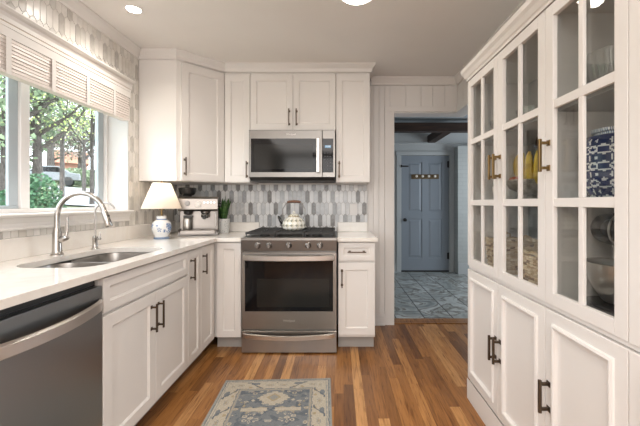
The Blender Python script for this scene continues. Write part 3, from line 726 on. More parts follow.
def damask(u, z, r):
    # mirrored scrolls: dark blue figure on white, white figure on dark
    rep = 11; a = (u*rep) % 1; a = abs(a-.5)*2; p = (z/.058) % 1; q = abs(p-.5)*2
    v = math.sin(a*7+math.cos(q*6)*1.6)+math.cos(q*8-a*3.5)+.7*math.sin((a*a+q*q)*9)
    navy, white = (.012, .025, .10), (.70, .72, .74)
    if z > .226 or z < .012: return white if (u*60) % 1 > .35 else (.10, .16, .3)
    if .214 < z <= .226: return navy
    return navy if v > -.5 else white
vp = resample([(r_*1.13, z_*1.06) for r_, z_ in [(.0, .001), (.062, .001), (.076, .010), (.094, .045), (.101, .10), (.103, .15), (.101, .19), (.088, .212), (.058, .220), (.058, .226), (.066, .228), (.068, .238), (.052, .240), (0, .240)]], .0045)
jar = painted_lathe(vp, 150, damask).build('ginger_jar', BW, sm=60, loc=(.993, 1.222, 1.2145)); tag(jar, 'blue and white damask-patterned ginger jar on the middle shelf of the hutch', 'jar')
# fruit bowl
BOWLM = mat('speckled_stone_bowl', (.30, .27, .22), .35); base(BOWLM, ramp(BOWLM, noisy(BOWLM, coords(BOWLM), 30, 4), [(.35, (.20, .17, .13)), (.65, (.42, .38, .31))]))
fbx, fby, fbz = .965, 1.715, 1.2145
fb_ = MB().lathe([(0, .0), (.05, 0), (.052, .006), (.024, .014), (.022, .028), (.05, .036), (.10, .062), (.125, .10), (.122, .104), (.095, .070), (.05, .046), (0, .043)], n=36).build('fruit_bowl', BOWLM, sm=40, loc=(fbx, fby, fbz))
tag(fb_, 'footed stoneware fruit bowl on the middle shelf of the hutch', 'bowl')
REDM = mat('red_apple_skin', (.42, .05, .04), .3); base(REDM, ramp(REDM, noisy(REDM, coords(REDM), 9), [(.4, (.40, .03, .03)), (.62, (.55, .22, .10))]))
BARK = mat('stem_brown', (.08, .05, .025), .8)
ap_prof = [(.0, .012), (.012, .004), (.024, .006), (.036, .028), (.037, .045), (.028, .062), (.012, .066), (.0, .058)]
for i, (dx, dy, dz, lb) in enumerate(((-.055, .045, .058, 'red apple at the window-side rim of the fruit bowl, farthest from the camera'), (-.060, -.035, .059, 'red apple at the front rim of the fruit bowl, beneath the bananas'), (.035, .055, .056, 'red apple at the back of the fruit bowl'), (-.012, .012, .092, 'red apple on top of the others in the fruit bowl'))):
    a = thing('apple', (fbx+dx, fby+dy, fbz+dz), i*1.1, lb, 'apple', 'red apples in the fruit bowl')
    MB().lathe(ap_prof, n=20).build('flesh', REDM, a, sm=60); MB().tube([(0, 0, .058), (.002, 0, .068), (.005, 0, .074)], .0015, 6).build('stem', BARK, a)
# bananas
BAN = mat('banana_peel', (.62, .42, .05), .45); base(BAN, ramp(BAN, noisy(BAN, coords(BAN), 22, 4), [(.3, (.42, .26, .03)), (.5, (.66, .45, .05)), (.8, (.72, .52, .08))]))
bn = thing('banana_bunch', (fbx+.0, fby-.045, fbz+.150), 0, 'bunch of ripe bananas standing on the fruit bowl', 'bananas'); bn.scale = (1.2, 1.3, 1.25)
for k in range(5):
    a = -.95+k*.42; pts = []; rs = []
    for i in range(13):
        t = i/12; th_ = -.3+t*2.3
        rad = .058*math.sin(th_)+.015; zz = .085-.085*math.cos(th_)-.075+.0
        pts.append((-math.cos(a)*(rad)*.9, math.sin(a)*rad*1.15, zz+.02)); rs.append(.0165*math.sin(PI*min(1, max(.04, .06+t*.88)))**.5 if t < .93 else .005)
    MB().tube(pts, rs, 8).build('banana', BAN, bn, sm=60)
MB().tube([(.005, 0, .088), (.008, 0, .125), (.014, 0, .138)], [.012, .009, .007], 8).build('stem', BARK, bn, sm=50)
# wicker baskets
WICK = mat('woven_wicker', (.38, .26, .15), .7); attr_col(WICK); bump(WICK, noisy(WICK, coords(WICK, (40, 40, 120)), 4), .4, .003)
def basket(loc, wx, wy, h, lb, seed):
    rnd = random.Random(seed); r = thing('wicker_basket', loc, 0, lb, 'basket', 'wicker baskets in the hutch')
    b = MB(); pal = [(.62, .46, .29), (.46, .31, .17), (.24, .14, .07), (.70, .56, .38), (.54, .40, .25)]
    per = 2*(wx+wy); ns = 34; rows = int(h/.0125)
    def P(s, off, zz):
        s = s % 1; q = s*per
        if q < wx: p = (-wx/2+q, -wy/2-off)
        elif q < wx+wy: p = (wx/2+off, -wy/2+q-wx)
        elif q < 2*wx+wy: p = (wx/2-(q-wx-wy), wy/2+off)
        else: p = (-wx/2-off, wy/2-(q-2*wx-wy))
        k = .9+.1*zz/h; return (p[0]*k, p[1]*k)
    for j in range(rows):
        z = j*.0125+.006
        for i in range(ns):
            b.curc = pal[rnd.randrange(5)]
            bulge = .006 if (i+j) % 2 else .001
            s0, s1 = i/ns, (i+1)/ns; a = P(s0, 0, z); m_ = P((s0+s1)/2, bulge, z); c_ = P(s1, 0, z)
            b.tube([(*a, z+rnd.uniform(-.001, .001)), (*m_, z), (*c_, z+rnd.uniform(-.001, .001))], .0066, 5)
    b.curc = (.3, .2, .1); b.box(-wx/2*.93, -wy/2*.93, 0, wx/2*.93, wy/2*.93, .006); b.build('weave', WICK, r, sm=50)
    e = MB(); 
    rim = [(*P(i/40, .002, h), h+.004+.004*math.sin(i*1.7)) for i in range(41)]; e.curc = (.55, .42, .27); e.tube(rim, .009, 6); 
    e.build('rim', WICK, r, sm=50)
    for s_ in (-1, 1):
        hh = MB(); hh.curc = (.48, .34, .20); hh.tube([(-.03, s_*wy/2, h+.006), (-.026, s_*wy/2, h+.03), (0, s_*wy/2, h+.042), (.026, s_*wy/2, h+.03), (.03, s_*wy/2, h+.006)], .006, 6); hh.build('handle', WICK, r, sm=60)
basket((.980, 1.905, .826), .22, .22, .165, 'rectangular wicker basket on the lowest glass shelf, nearer the doorway', 3)
basket((.985, 1.540, .826), .21, .26, .145, 'rectangular wicker basket on the lowest glass shelf, nearer the stand mixer', 5)
# stand mixer
mx = thing('stand_mixer', (.985, 1.20, .826), -PI/2, 'dark stand mixer with a steel bowl on the lowest glass shelf', 'mixer')
MXB = mat('gunmetal_mixer_enamel', (.035, .035, .038), .25)
MB().prism(rrect(-.11, .24, -.09, .09, .08), 0, .026).build('base', MXB, mx, bevel=.006)
cl = MB(); 
for i in range(1): cl.lathe([(.055, .026), (.045, .08), (.042, .17), (.048, .25), (0, .25)], (.185, 0, 0), 20)
cl.build('column', MXB, mx, sm=50)
MB().lathe([(0, -.175), (.03, -.172), (.052, -.14), (.062, -.06), (.064, .06), (.056, .13), (.03, .165), (0, .168)], (.07, 0, .285), 24, 'x').build('head', MXB, mx, sm=50)
MB().lathe([(.062, -.004), (.0655, -.004), (.0655, .004), (.062, .004)], (.03, 0, .285), 24, 'x').build('trim_band', BSTEEL, mx, sm=50)
MB().lathe([(0, 0), (.022, 0), (.02, -.055), (.008, -.06), (0, -.06)][::-1], (0, 0, .235), 16).build('beater_shaft', BSTEEL, mx, sm=40)
MB().lathe([(0, .030), (.045, .030), (.052, .036), (.075, .07), (.098, .12), (.102, .168), (.106, .171), (.099, .168), (.095, .12), (.07, .07), (.04, .045), (0, .042)], (0, 0, 0), 40).build('mixing_bowl', BSTEEL, mx, sm=40)
MB().tube([(-.02, .100, .15), (-.02, .125, .145), (-.02, .13, .11), (-.02, .112, .09), (-.02, .085, .09)], .004, 8).build('bowl_handle', BSTEEL, mx, sm=50)
# glassware on the top shelf
def cutbowl(loc, r, h, lb, flutes=14, stem=0):
    n = flutes*4; prof = [(r*.30, 0), (r*.32, .004)]
    if stem: prof += [(.008, .010), (.007, stem), (r*.3, stem+.006)]
    z0 = stem
    prof += [(r*.62, z0+.012), (r*.86, z0+h*.35), (r*.95, z0+h*.7), (r, z0+h), (r*.97, z0+h), (r*.91, z0+h*.7), (r*.82, z0+h*.35), (r*.55, z0+.02), (0, z0+.016)]
    b = MB(); b.lathe([(0, 0)]+prof, n=n)
    nv = []
    for k, (x, y, z) in enumerate(b.v):
        a = math.atan2(y, x); f_ = 1+.035*math.cos(a*flutes)*(1 if z > z0+.012 else 0); nv.append((x*f_, y*f_, z))
    b.v = nv; o = b.build('glass_bowl', VGLASS, sm=70, loc=loc); return tag(o, lb, 'glass bowl', 'glassware on the top shelf of the hutch')
ZS = 1.5745
cutbowl((.98, 1.205, ZS), .098, .155, 'tall ribbed glass bowl on the top shelf above the ginger jar', 22)
cutbowl((.955, 1.66, ZS), .085, .085, 'low cut-glass bowl on the top shelf above the bananas')
cutbowl((.985, 1.46, ZS), .075, .075, 'small cut-glass bowl between the ribbed bowl and the low bowl', 10)
cutbowl((.935, 1.985, ZS), .055, .06, 'small stemmed glass dish on the top shelf by the doorway end', 12, .045)
# white platter leaning? plain white dishes on the middle shelf by the doorway end
cup = MB().lathe([(0, 0), (.035, 0), (.05, .01), (.07, .045), (.078, .085), (.075, .085), (.066, .045), (.045, .014), (0, .01)], n=32).build('serving_bowl', PORC, sm=40, loc=(.975, 1.995, 1.2145)); tag(cup, 'plain white serving bowl on the middle shelf at the doorway end', 'bowl')

# ================================================================= COUNTER THINGS
# table lamp
tl_ = thing('table_lamp', (-1.392, 2.70, ZT), 0, 'lit table lamp with a white cone shade and blue floral jar base', 'lamp')
rf = random.Random(5); FL = [(rf.random(), rf.uniform(.05, .115), rf.uniform(.010, .022)) for _ in range(26)]
def floral(u, z, r):
    for fu, fz, fr_ in FL:
        du = min(abs(u-fu), 1-abs(u-fu))*2*PI*.07; dz = z-fz; d_ = math.hypot(du, dz)
        if d_ < fr_:
            an = math.atan2(dz, du)
            if abs(math.sin(an*2.5+fu*9)) > .62 and d_ > fr_*.2: return (.17, .25, .42)
            if d_ < fr_*.16: return (.10, .16, .32)
    if z < .014 or .150 < z < .156: return (.20, .28, .42)
    return (.76, .76, .76)
jp = resample([(0, .0), (.056, .0), (.056, .012), (.047, .018), (.055, .035), (.070, .07), (.0735, .095), (.066, .125), (.048, .142), (.036, .148), (.036, .172), (.04, .176), (.02, .18), (0, .18)], .0045)
painted_lathe(jp, 110, floral).build('base', BW, tl_, sm=60)
MB().tube([(0, 0, .178), (0, 0, .26)], .008, 12).lathe([(.0, .225), (.018, .225), (.018, .258), (0, .26)]).build('stem', BRASS, tl_, sm=40)
SHADE = bpy.data.materials.new('linen_shade'); SHADE.use_nodes = True
sn = SHADE.node_tree.nodes; sl = SHADE.node_tree.links; sn.remove(sn['Principled BSDF'])
d1 = sn.new('ShaderNodeBsdfDiffuse'); d1.inputs[0].default_value = (.85, .81, .76, 1); d2 = sn.new('ShaderNodeBsdfTranslucent'); d2.inputs[0].default_value = (.9, .84, .76, 1)
mx_ = sn.new('ShaderNodeMixShader'); mx_.inputs[0].default_value = .65; sl.new(d1.outputs[0], mx_.inputs[1]); sl.new(d2.outputs[0], mx_.inputs[2]); sl.new(mx_.outputs[0], sn['Material Output'].inputs[0])
s_ = MB(); n = 40
s_.lathe([(.144, .238), (.145, .236), (.0655, .437), (.064, .437), (.1435, .238)], n=n); s_.f = s_.f[:-2]; s_.mi = s_.mi[:-2]; s_.c = s_.c[:-2]
s_.build('lamp_shade', SHADE, tl_, sm=50)
MB().tube([(0, 0, .425), (.0645, 0, .434)], .0015, 6).tube([(0, 0, .425), (-.0645, 0, .434)], .0015, 6).build('shade_ring', BRASS, tl_)
MB().lathe([(0, .417), (.003, .418), (.003, .4385)]+[(0, .438), (.008, .441), (.009, .448), (.004, .455), (0, .456)], n=12).build('finial', BRASS, tl_, sm=40)
BULB = mat('bulb_glass', (1, 1, 1), .3); nodes(BULB)[2].inputs['Emission Color'].default_value = (1, .9, .78, 1); nodes(BULB)[2].inputs['Emission Strength'].default_value = 1.8
MB().lathe([(0, .262), (.013, .264), (.016, .28), (.028, .305), (.030, .325), (.02, .345), (0, .352)], n=20).build('bulb', BULB, tl_, sm=60)
l = bpy.data.lights.new('table_lamp_glow', 'POINT'); l.energy = .42; l.color = (1, .92, .83); l.shadow_soft_size = .015
lo = bpy.data.objects.new('table_lamp_glow', l); COL.objects.link(lo); lo.parent = tl_; lo.location = (0, 0, .372)
# espresso machine
em = thing('espresso_machine', (-1.245, 3.07, ZT), .31, 'stainless espresso machine with a black bean hopper and portafilter', 'coffee machine')
ESTEEL = mat('warm_steel', (.26, .235, .215), .3, 1)
W2 = .160; F = -.14
b = MB(); b.box(-W2, -.02, .035, W2, .07, .335); b.box(-W2, F, .035, -W2+.012, -.02, .06)
b.build('housing', ESTEEL, em, bevel=.006)
b = MB(); yz = [(-.02, .21), (F+.02, .21), (F, .225), (F+.01, .315), (F+.03, .335), (-.02, .335)]
n = len(yz); b.add([(x, y, z) for x in (-W2, W2) for y, z in yz], [tuple(range(n-1,-1,-1)), tuple(range(n, 2*n))]+[(k, (k+1)%n, n+(k+1)%n, n+k) for k in range(n)])
hp = b.build('control_head', ESTEEL, em, bevel=.003)
MB().box(-W2, F, 0, W2, .07, .034).build('base', DSTEEL, em, bevel=.004)
MB().box(-W2+.02, F-.035, .012, W2-.02, F, .05).build('drip_tray', ESTEEL, em, bevel=.005)
MB().lathe([(.026, 0), (.026, -.006), (.022, -.009), (0, -.009)], (.0, F+.004, .268), 24, 'y').build('pressure_gauge', PLASTIC, hp, sm=40)
MB().lathe([(.021, 0), (.019, -.02), (0, -.02)], (-.085, F+.004, .278), 20, 'y').build('dial', DSTEEL, hp, sm=40)
for i in range(4): MB().lathe([(.011, 0), (.010, -.006), (0, -.006)], (.050+i*.027, F+.005, .285), 14, 'y').build('button', BSTEEL, hp, sm=40)
MB().lathe([(.035, 0), (.035, .008), (.06, .02), (.073, .05), (.075, .075), (.07, .08), (0, .082)], (-.098, .0, .3352), 28).build('bean_hopper', mat('smoked_hopper', (.02, .02, .02), .15), em, sm=40)
MB().lathe([(.038, .0), (.036, -.02), (.024, -.028), (0, -.028)][::-1], (.055, -.08, .209), 22).build('group_head', DSTEEL, em, sm=40)
pf = MB().lathe([(.036, 0), (.036, -.022), (.02, -.03), (0, -.03)][::-1], (.055, -.08, .180), 22).build('portafilter', ESTEEL, em, sm=40)
MB().tube([(.055, -.11, .167), (.055, -.15, .165), (.055, -.225, .158)], [.009, .014, .016], 12).build('handle', BLACK, pf, sm=50)
MB().lathe([(.036, 0), (.034, -.02), (.022, -.03), (0, -.03)][::-1], (-.085, -.08, .209), 22).box(-.118, -.115, .15, -.052, -.06, .172).build('grinder_outlet', BLACK, em, sm=40)
MB().lathe([(0, 0), (.034, 0), (.036, .004), (.036, .09), (.031, .10), (.033, .108), (.030, .108), (.028, .1), (0, .1)], (-.09, -.075, .050), 24).build('milk_jug', BSTEEL, em, sm=40)
MB().tube([(.135, -.1, .22), (.14, -.115, .20), (.142, -.12, .12), (.14, -.115, .08)], .0045, 8).build('steam_wand', BSTEEL, em, sm=60)
MB().lathe([(0, 0), (.02, 0), (.022, .01), (.022, .025), (0, .025)], (W2, -.06, .26), 16, 'x').build('steam_knob', BLACK, em, sm=40)
MB().tube([(.0, -.12, .045), (0, -.12, .052)], .03, 14).build('drip_grid', DSTEEL, em)
# potted plant
pt = thing('potted_plant', (-1.097, 3.27, ZT), 0, 'green sword-leaved plant in a white terrazzo pot beside the espresso machine', 'plant')
POTM = mat('terrazzo_pot', (.7, .7, .68), .4)
n_, l_, b_ = nodes(POTM); vo_ = n_.new('ShaderNodeTexVoronoi'); vo_.inputs['Scale'].default_value = 75; l_.new(coords(POTM), vo_.inputs['Vector'])
base(POTM, ramp(POTM, vo_.outputs['Distance'], [(.17, (.10, .15, .14)), (.24, (.76, .76, .74))]))
MB().lathe([(0, 0), (.050, 0), (.054, .006), (.061, .125), (.061, .131), (.056, .131), (.053, .118), (0, .116)], n=32).build('pot', POTM, pt, sm=40)
MB().lathe([(0, .1165), (.052, .1165), (.03, .122), (0, .123)], n=20).build('soil', mat('potting_soil', (.03, .02, .014), .9), pt)
LEAF = mat('glossy_leaf', (.05, .13, .035), .35)
base(LEAF, ramp(LEAF, noisy(LEAF, coords(LEAF, (1, 1, 5)), 14, 4), [(.35, (.022, .07, .02)), (.6, (.07, .17, .04)), (.8, (.16, .28, .07))]))
rl = random.Random(2)
for i in range(13):
    a = i*2.4; ln = rl.uniform(.15, .235); tilt = rl.uniform(.10, .5) if i > 2 else .06; wd = rl.uniform(.017, .024); r0 = rl.uniform(.004, .028)
    lm = MB(); N = 9; vs = []
    for j in range(N+1):
        t = j/N; d_ = r0+ln*t*math.sin(tilt)*(.6+.5*t); z = .118+ln*t*math.cos(tilt*(.7+.4*t)); hw = wd*math.sin(PI*(.12+.88*t))**.8+.0005
        cx1, cy1 = d_*math.cos(a), min(d_*math.sin(a), .105); px_, py_ = -math.sin(a)*hw, math.cos(a)*hw
        vs += [(cx1-px_, cy1-py_*.7, z), (cx1, cy1, z-hw*.3), (cx1+px_, cy1+py_*.7, z)]
    lm.add(vs, [(j*3+k, j*3+k+1, (j+1)*3+k+1, (j+1)*3+k) for j in range(N) for k in range(2)])
    lo_ = lm.build('leaf', LEAF, pt, sm=80); sd = lo_.modifiers.new('thick', 'SOLIDIFY'); sd.thickness = .001
# kettle
kt = thing('tea_kettle', (-.398, 3.06, .9665), 0, 'checked enamel tea kettle with a wooden handle on the back of the range', 'kettle')
KE = mat('checked_enamel', (.7, .7, .6), .2); attr_col(KE)
def check(u, z, r):
    a = (u*14 + z/.021*.5); c_ = (u*14 - z/.021*.5)
    if .117 < z < .124: return (.30, .22, .08)
    k = (math.floor(a)+math.floor(c_)) % 2
    fa, fc = a % 1, c_ % 1
    if k: return (.82, .80, .74)
    return (.30, .31, .25) if (fa < .6 and fc < .6) else (.66, .62, .50)
kp_ = resample([(0, 0), (.080, 0), (.086, .004), (.100, .018), (.102, .045), (.094, .075), (.074, .10), (.052, .112), (.048, .12), (0, .121)], .004)
kbod = painted_lathe(kp_, 112, check)
kbod.build('body', KE, kt, sm=60)
lid = painted_lathe(resample([(.046, .1212), (.045, .128), (.03, .139), (.008, .144), (0, .145)], .004), 60, check).lathe([(0, .145), (.006, .146), (.012, .153), (.012, .160), (.006, .166), (0, .166)], n=16); lid.c = lid.c
lid.build('lid', KE, kt, sm=60)
MB().tube([(-.085, 0, .055), (-.118, 0, .075), (-.135, 0, .115), (-.142, 0, .118)], [.02, .014, .010, .009], 12).build('spout', KE, kt, sm=60)
hpts = [(-.082, 0, .098), (-.098, 0, .13), (-.099, 0, .185), (-.068, 0, .236), (-.045, 0, .246)]
for sg in (1, -1): MB().tube([(sg*x, y, z) for x, y, z in hpts], .0045, 8).build('handle_bow', STEEL, kt, sm=60)
MB().tube([(-.06, 0, .245), (-.04, 0, .249), (0, 0, .251), (.04, 0, .249), (.06, 0, .245)], [.010, .012, .013, .012, .010], 12).build('grip', mat('brown_wood_grip', (.13, .055, .025), .4), kt, sm=50)
# ---------------------------------------------------------------- rug
RUG = mat('wool_rug', (.5, .5, .45), .95); attr_col(RUG); bump(RUG, noisy(RUG, coords(RUG), 400, 2), .5, .002)
RWD, RLN = .705, 1.55
cream, blue, dblue, gold, grey, tan = (.42, .375, .30), (.165, .18, .19), (.11, .125, .145), (.33, .27, .17), (.27, .27, .25), (.34, .30, .235)
rr = random.Random(21); motifs = []
for _ in range(330):
    motifs.append((rr.uniform(0, .27), rr.uniform(.06, RLN-.06), rr.uniform(.005, .020), rr.uniform(.004, .015), rr.choice([cream, cream, tan, gold, grey, dblue, blue]), rr.randrange(3)))
bord = [(rr.uniform(0, 1.0), rr.uniform(-.5, .5), rr.uniform(.3, 1), rr.choice([blue, dblue, gold, tan])) for _ in range(9)]
def rugcol(x, y):
    # x: -RWD/2..RWD/2 , y: 0 (far end) .. RLN
    u = abs(x); ex = RWD/2-u; ey = min(y, RLN-y); e = min(ex, ey)
    nz = noise.noise((x*30, y*30, 0))*.004; e += nz
    if e < .012: return grey
    if e < .020: return blue
    if e < .026: return cream
    if e < .032: return grey
    if e < .115:
        # cream border with vine motifs running round
        s_ = (y if ex < ey else u+.03); c_ = (e-.073)/.04; per = .19; p = ((s_+.02) % per)/per-.5; p2 = abs(p)
        d_ = math.hypot(p*1.9, c_*.8)
        if d_ < .16: return gold if d_ < .07 else tan
        if .20 < d_ < .27 and abs(math.sin(math.atan2(c_, p)*3)) > .35: return grey
        if abs(c_-.8*math.sin(p*2*PI)) < .13 and p2 > .2: return dblue
        if math.hypot((p2-.46)*3, (c_+.45)) < .35 : return blue
        if math.hypot((p2-.36)*4, (c_-.6)) < .25 : return gold
        return cream
    if e < .121: return blue
    if e < .130: return tan
    if e < .136: return grey
    # field
    yy = y-.136; cy2 = RLN/2
    ym = y if y < cy2 else RLN-y   # mirrored ends
    # cream medallion at each end
    md = abs(x)/.085+abs(ym-.215)/.085
    st_ = abs(math.floor(abs(x)*60)/60)/.095+abs(math.floor((ym-.215)*60)/60)/.08
    if st_ < 1.0:
        if md < .35: return grey
        if md < .52: return gold
        return cream
    if abs(ym-.34) < .03 and u < .18 and abs(ym-.34)+abs(math.sin(u*50))*.014 < .03 and abs(u-.10) < .075: return cream if abs(ym-.34) < .014 else tan
    for mx2, my2, a, b_, c_, k in motifs:
        dx, dy = (u-mx2)/a, (ym-my2)/b_
        if k == 0 and abs(dx)+abs(dy) < 1: return c_
        if k == 1 and .25 < dx*dx+dy*dy < 1: return c_
        if k == 2 and dx*dx+dy*dy < 1 and abs(math.sin(3*math.atan2(dy, dx))) > .4: return c_
    return blue if noise.noise((x*22, y*22, 4)) > -.18 else dblue
rg_ = MB(); NX, NY = 150, 330
vs = []; 
for j in range(NY+1):
    for i in range(NX+1): vs.append((-RWD/2+RWD*i/NX, -RLN*j/NY, .007))
rg_.v = vs
for j in range(NY):
    for i in range(NX):
        rg_.f.append([j*(NX+1)+i, (j+1)*(NX+1)+i, (j+1)*(NX+1)+i+1, j*(NX+1)+i+1]); rg_.mi.append(0)
        c_ = rugcol(-RWD/2+RWD*(i+.5)/NX, RLN*(j+.5)/NY); f_ = .9+.25*random.random(); rg_.c.append(tuple(min(1, q*f_) for q in c_))
rg_.curc = grey; rg_.box(-RWD/2, -RLN, .001, RWD/2, 0, .0068)
ro = rg_.build('rug', RUG, loc=(-.407, 2.330, 0)); ro.rotation_euler = (0, 0, math.radians(2.4)); tag(ro, 'blue-grey and cream Persian-style rug on the oak floor', 'rug')

# ================================================================= OUTDOORS
GRASS = mat('lawn', (.10, .13, .05), .95); base(GRASS, ramp(GRASS, noisy(GRASS, coords(GRASS), 1.2, 6), [(.35, (.06, .08, .035)), (.65, (.15, .16, .08))]))
gm = MB(); 
def gz(x, y):
    d = math.hypot(x, y); return -.2+min(5.2, max(0, d-4)*.09)+.05*math.sin(x*.7)*math.cos(y*.5)
G = 40; xs = [-2.1-(i/G)**1.6*88 for i in range(G+1)]; ys = [-12+i*(97/G) for i in range(G+1)]
vs = [(x, y, gz(x, y)) for x in xs for y in ys]
gm.add(vs, [(i*(G+1)+j, (i+1)*(G+1)+j, (i+1)*(G+1)+j+1, i*(G+1)+j+1) for i in range(G) for j in range(G)])
go = struct(gm, 'ground_outside', GRASS, sm=80)
ROAD = mat('pale_driveway', (.36, .37, .38), .9)
rm = MB(); vs = []; NXr, NYr = 24, 8
for i in range(NXr+1):
    for j in range(NYr+1):
        x = -4-i*1.1; y_ = 19.5+(-x-15)*.25+(j/NYr-.5)*9+.6*math.sin(x*.5); vs.append((x, y_, gz(x, y_)+.07))
rm.add(vs, [(i*(NYr+1)+j, (i+1)*(NYr+1)+j, (i+1)*(NYr+1)+j+1, i*(NYr+1)+j+1) for i in range(NXr) for j in range(NYr)]); struct(rm, 'driveway_outside', ROAD)
def leafmat(name, a, b_):
    m = mat(name, a, .7); m.use_backface_culling = False
    n, l, bb_ = nodes(m); at_ = n.new('ShaderNodeAttribute'); at_.attribute_name = 'Col'
    base(m, ramp(m, at_.outputs['Fac'], [(0, a), (1, b_)])); return m
YG_L = leafmat('spring_leaves', (.26, .34, .09), (.62, .68, .26)); DG_L = leafmat('shrub_leaves', (.02, .07, .035), (.09, .20, .09)); MG_L = leafmat('hedge_leaves', (.11, .16, .09), (.27, .34, .20)); RD_L = leafmat('budding_twigs', (.16, .13, .12), (.32, .28, .24))
TRUNK = mat('grey_bark', (.07, .06, .05), .9); base(TRUNK, ramp(TRUNK, noisy(TRUNK, coords(TRUNK, (3, 3, 1)), 6), [(.3, (.045, .037, .032)), (.7, (.12, .10, .09))]))
def leaves(mb, cx1, cy1, cz1, rx, ry, rz, n, s, rnd):
    for _ in range(n):
        while True:
            a, b_, c_ = rnd.uniform(-1, 1), rnd.uniform(-1, 1), rnd.uniform(-1, 1)
            if .25 < a*a+b_*b_+c_*c_ < 1: break
        p = Vector((cx1+a*rx, cy1+b_*ry, cz1+c_*rz)); u = Vector((rnd.gauss(0,1), rnd.gauss(0,1), rnd.gauss(0,1))).normalized(); v_ = u.orthogonal().normalized(); q = s*rnd.uniform(.6, 1.4)
        g_ = rnd.random(); mb.curc = (g_, g_, g_)
        mb.add([p+u*q, p+v_*q*.6, p-u*q, p-v_*q*.6], [(0,1,2,3)])
def tree(name, x, y, h, tr, clumps, lm, n, s, lb, seed, spread=.3, forks=5):
    rnd = random.Random(seed); z0 = gz(x, y)-.1; t = thing(name, (x, y, z0), 0, lb, 'tree', 'trees outside the window')
    m = MB(); m.tube([(0, 0, 0), (.1*tr, 0, h*.25), (-.3*tr, .3*tr, h*.5), (0, 0, h*.8)], [tr*1.15, tr*.9, tr*.7, tr*.3], 9)
    ends = []
    for k in range(forks):
        a = rnd.uniform(0, 2*PI); hh = h*rnd.uniform(.22, .6); L_ = h*spread*rnd.uniform(.7, 1.2); e_ = (math.cos(a)*L_, math.sin(a)*L_, hh+h*rnd.uniform(.2, .4)); ends.append(e_)
        m.tube([(0, 0, hh), (e_[0]*.5, e_[1]*.5, hh+(e_[2]-hh)*.4), e_], [tr*.5, tr*.33, tr*.12], 6)
        for q in range(3):
            b2 = (e_[0]*(.5+.2*q), e_[1]*(.5+.2*q), hh+(e_[2]-hh)*(.4+.25*q)); e2 = (b2[0]+rnd.uniform(-1,1)*h*.13, b2[1]+rnd.uniform(-1,1)*h*.13, b2[2]+h*rnd.uniform(.03, .16)); m.tube([b2, e2], [tr*.16, tr*.05], 5); ends.append(e2)
    m.build('trunk', TRUNK, t, sm=60)
    if n:
        f_ = MB()
        for e_ in ends: leaves(f_, e_[0], e_[1], e_[2], clumps, clumps, clumps*.7, n//len(ends), s, rnd)
        f_.build('foliage', lm, t)
    return t
def XY(px, d): return ((px-338.5)/343*d, d)
x, y = XY(37, 13); tree('leafy_tree', x, y, 7.5, .17, 1.5, YG_L, 6500, .048, 'yellow-green tree with a straight trunk at the left of the large window pane', 1, forks=8)
x, y = XY(62, 17); tree('leafy_tree', x, y, 10, .10, 1.9, YG_L, 5200, .055, 'slender yellow-green tree in the middle of the large window pane', 2, forks=8)
x, y = XY(92, 15); tree('budding_tree', x, y, 6.5, .09, .9, RD_L, 2600, .04, 'bare multi-branched tree at the right of the large window pane', 3, .25, 9)
x, y = XY(84, 19); tree('budding_tree', x, y, 8.5, .09, 1.4, YG_L, 1800, .055, 'thin tree with sparse buds behind the bare tree outside', 4, .25, 8)
x, y = XY(6, 12); tree('leafy_tree', x, y, 6, .2, 1.3, MG_L, 2600, .09, 'mid-green tree behind the narrow left window pane', 5, forks=8)
x, y = XY(50, 34); tree('leafy_tree', x, y, 13, .3, 3.2, MG_L, 3500, .12, 'tall tree far behind the parked car', 7, forks=8)
def bush(name, px, d, rx, ry, rz, n, s, m, lb, seed, cat='bush'):
    x, y = XY(px, d); z0 = gz(x, y); r_ = random.Random(seed); b = MB(); leaves(b, 0, 0, rz*.8, rx, ry, rz, n, s, r_)
    t = thing(name, (x, y, z0-.1), 0, lb, cat, 'shrubs outside the window'); b.build('foliage', m, t)
    s_ = MB()
    for k in range(6): a = k*1.05; s_.tube([(0, 0, 0), (math.cos(a)*rx*.5, math.sin(a)*ry*.5, rz*.9)], [.03, .012], 6)
    s_.build('stems', TRUNK, t); return t
bush('conifer_shrub', 38, 6.2, .42, .45, .95, 5600, .03, DG_L, 'dense dark green shrub at the lower left of the large pane', 1)
bush('conifer_shrub', 6, 5.2, .30, .35, .8, 2600, .03, DG_L, 'dark green shrub behind the narrow left pane', 2)
for i, (px, d, lb) in enumerate(((27, 31, 'behind the parked car'), (58, 30, 'right of the parked car'), (77, 30, 'below the red-roofed house'), (97, 29, 'at the right of the large pane'), (5, 30, 'behind the narrow left pane'))):
    bush('hedge_shrub', px, d, 1.5, 1.3, .85, 2200, .09, MG_L, 'grey-green hedge shrub far off, '+lb, 20+i)
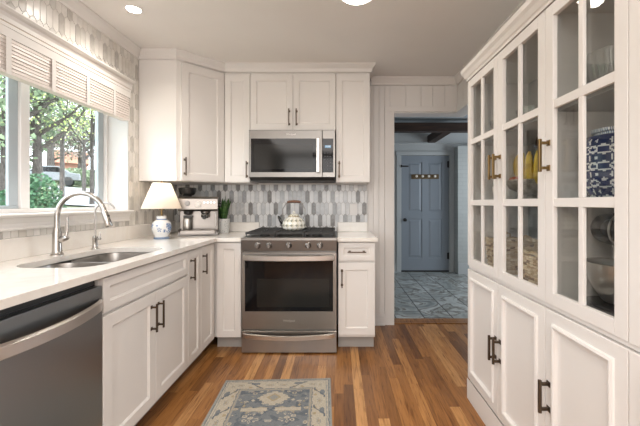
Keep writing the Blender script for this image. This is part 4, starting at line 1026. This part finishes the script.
# distant woodland edge so the horizon reads green-grey
for i, px in enumerate((-40, -5, 25, 52, 80, 105)):
    x, y = XY(px, 46); tree('distant_tree', x, y, 8.5, .3, 2.6, MG_L if i % 2 else RD_L, 2600, .14, 'distant hazy tree on the skyline, number %s from the left' % ['one', 'two', 'three', 'four', 'five', 'six'][i], 40+i, forks=6)
# house
hx, hy = XY(69, 58); hz = gz(hx, hy)-.2
ho = thing('house', (hx, hy, hz), math.radians(38), 'distant house with a red-brown roof seen through the window', 'house')
BRIK = mat('red_brick_house', (.36, .17, .12), .85); ROOF = mat('red_brown_roof', (.38, .17, .11), .8)
MB().box(-2.4, -2.2, 0, 2.4, 2.2, 3.0).build('walls', BRIK, ho)
b = MB(); b.add([(-2.7,-2.6,2.9),(2.7,-2.6,2.9),(2.7,2.6,2.9),(-2.7,2.6,2.9),(-2.7,0,5.2),(2.7,0,5.2)], [(0,1,5,4),(2,3,4,5),(0,4,3),(1,2,5),(3,2,1,0)]); b.build('roof', ROOF, ho)
for x0 in (-1.8, .8): MB().box(x0, -2.26, 1.0, x0+1.0, -2.2, 2.2).build('window', PLASTIC, ho)
# car
cx1, cy1 = XY(46, 26); ca_ = thing('parked_car', (cx1, cy1, gz(cx1, cy1)+.02), math.radians(35), 'silver-grey car parked outside, seen past the dark shrub', 'car')
CARP = mat('silver_car_paint', (.22, .23, .24), .25, .5)
prof = [(-2.1, .35), (-2.15, .75), (-1.5, .92), (-1.0, 1.0), (-.45, 1.42), (.8, 1.45), (1.5, 1.0), (2.1, .92), (2.15, .4)]
b = MB(); n = len(prof); b.add([(x, s*.85, z) for s in (-1, 1) for x, z in prof], [tuple(range(n)), tuple(range(2*n-1, n-1, -1))]+[(k, (k+1)%n, n+(k+1)%n, n+k) for k in range(n)])
b.build('body', CARP, ca_, bevel=.05)
for s in (-1, 1): MB().add([(-.85, s*.86, 1.0), (-.38, s*.86, 1.36), (.75, s*.86, 1.39), (1.25, s*.86, 1.0)], [(0,1,2,3)]).build('side_window', BLACKG, ca_)
for sx_ in (-1.35, 1.35):
    for s in (-1, 1): MB().lathe([(0, -.1), (.33, -.1), (.33, .1), (0, .1)], (sx_, s*.8, .33), 20, 'y').build('wheel', BLACK, ca_, sm=40)
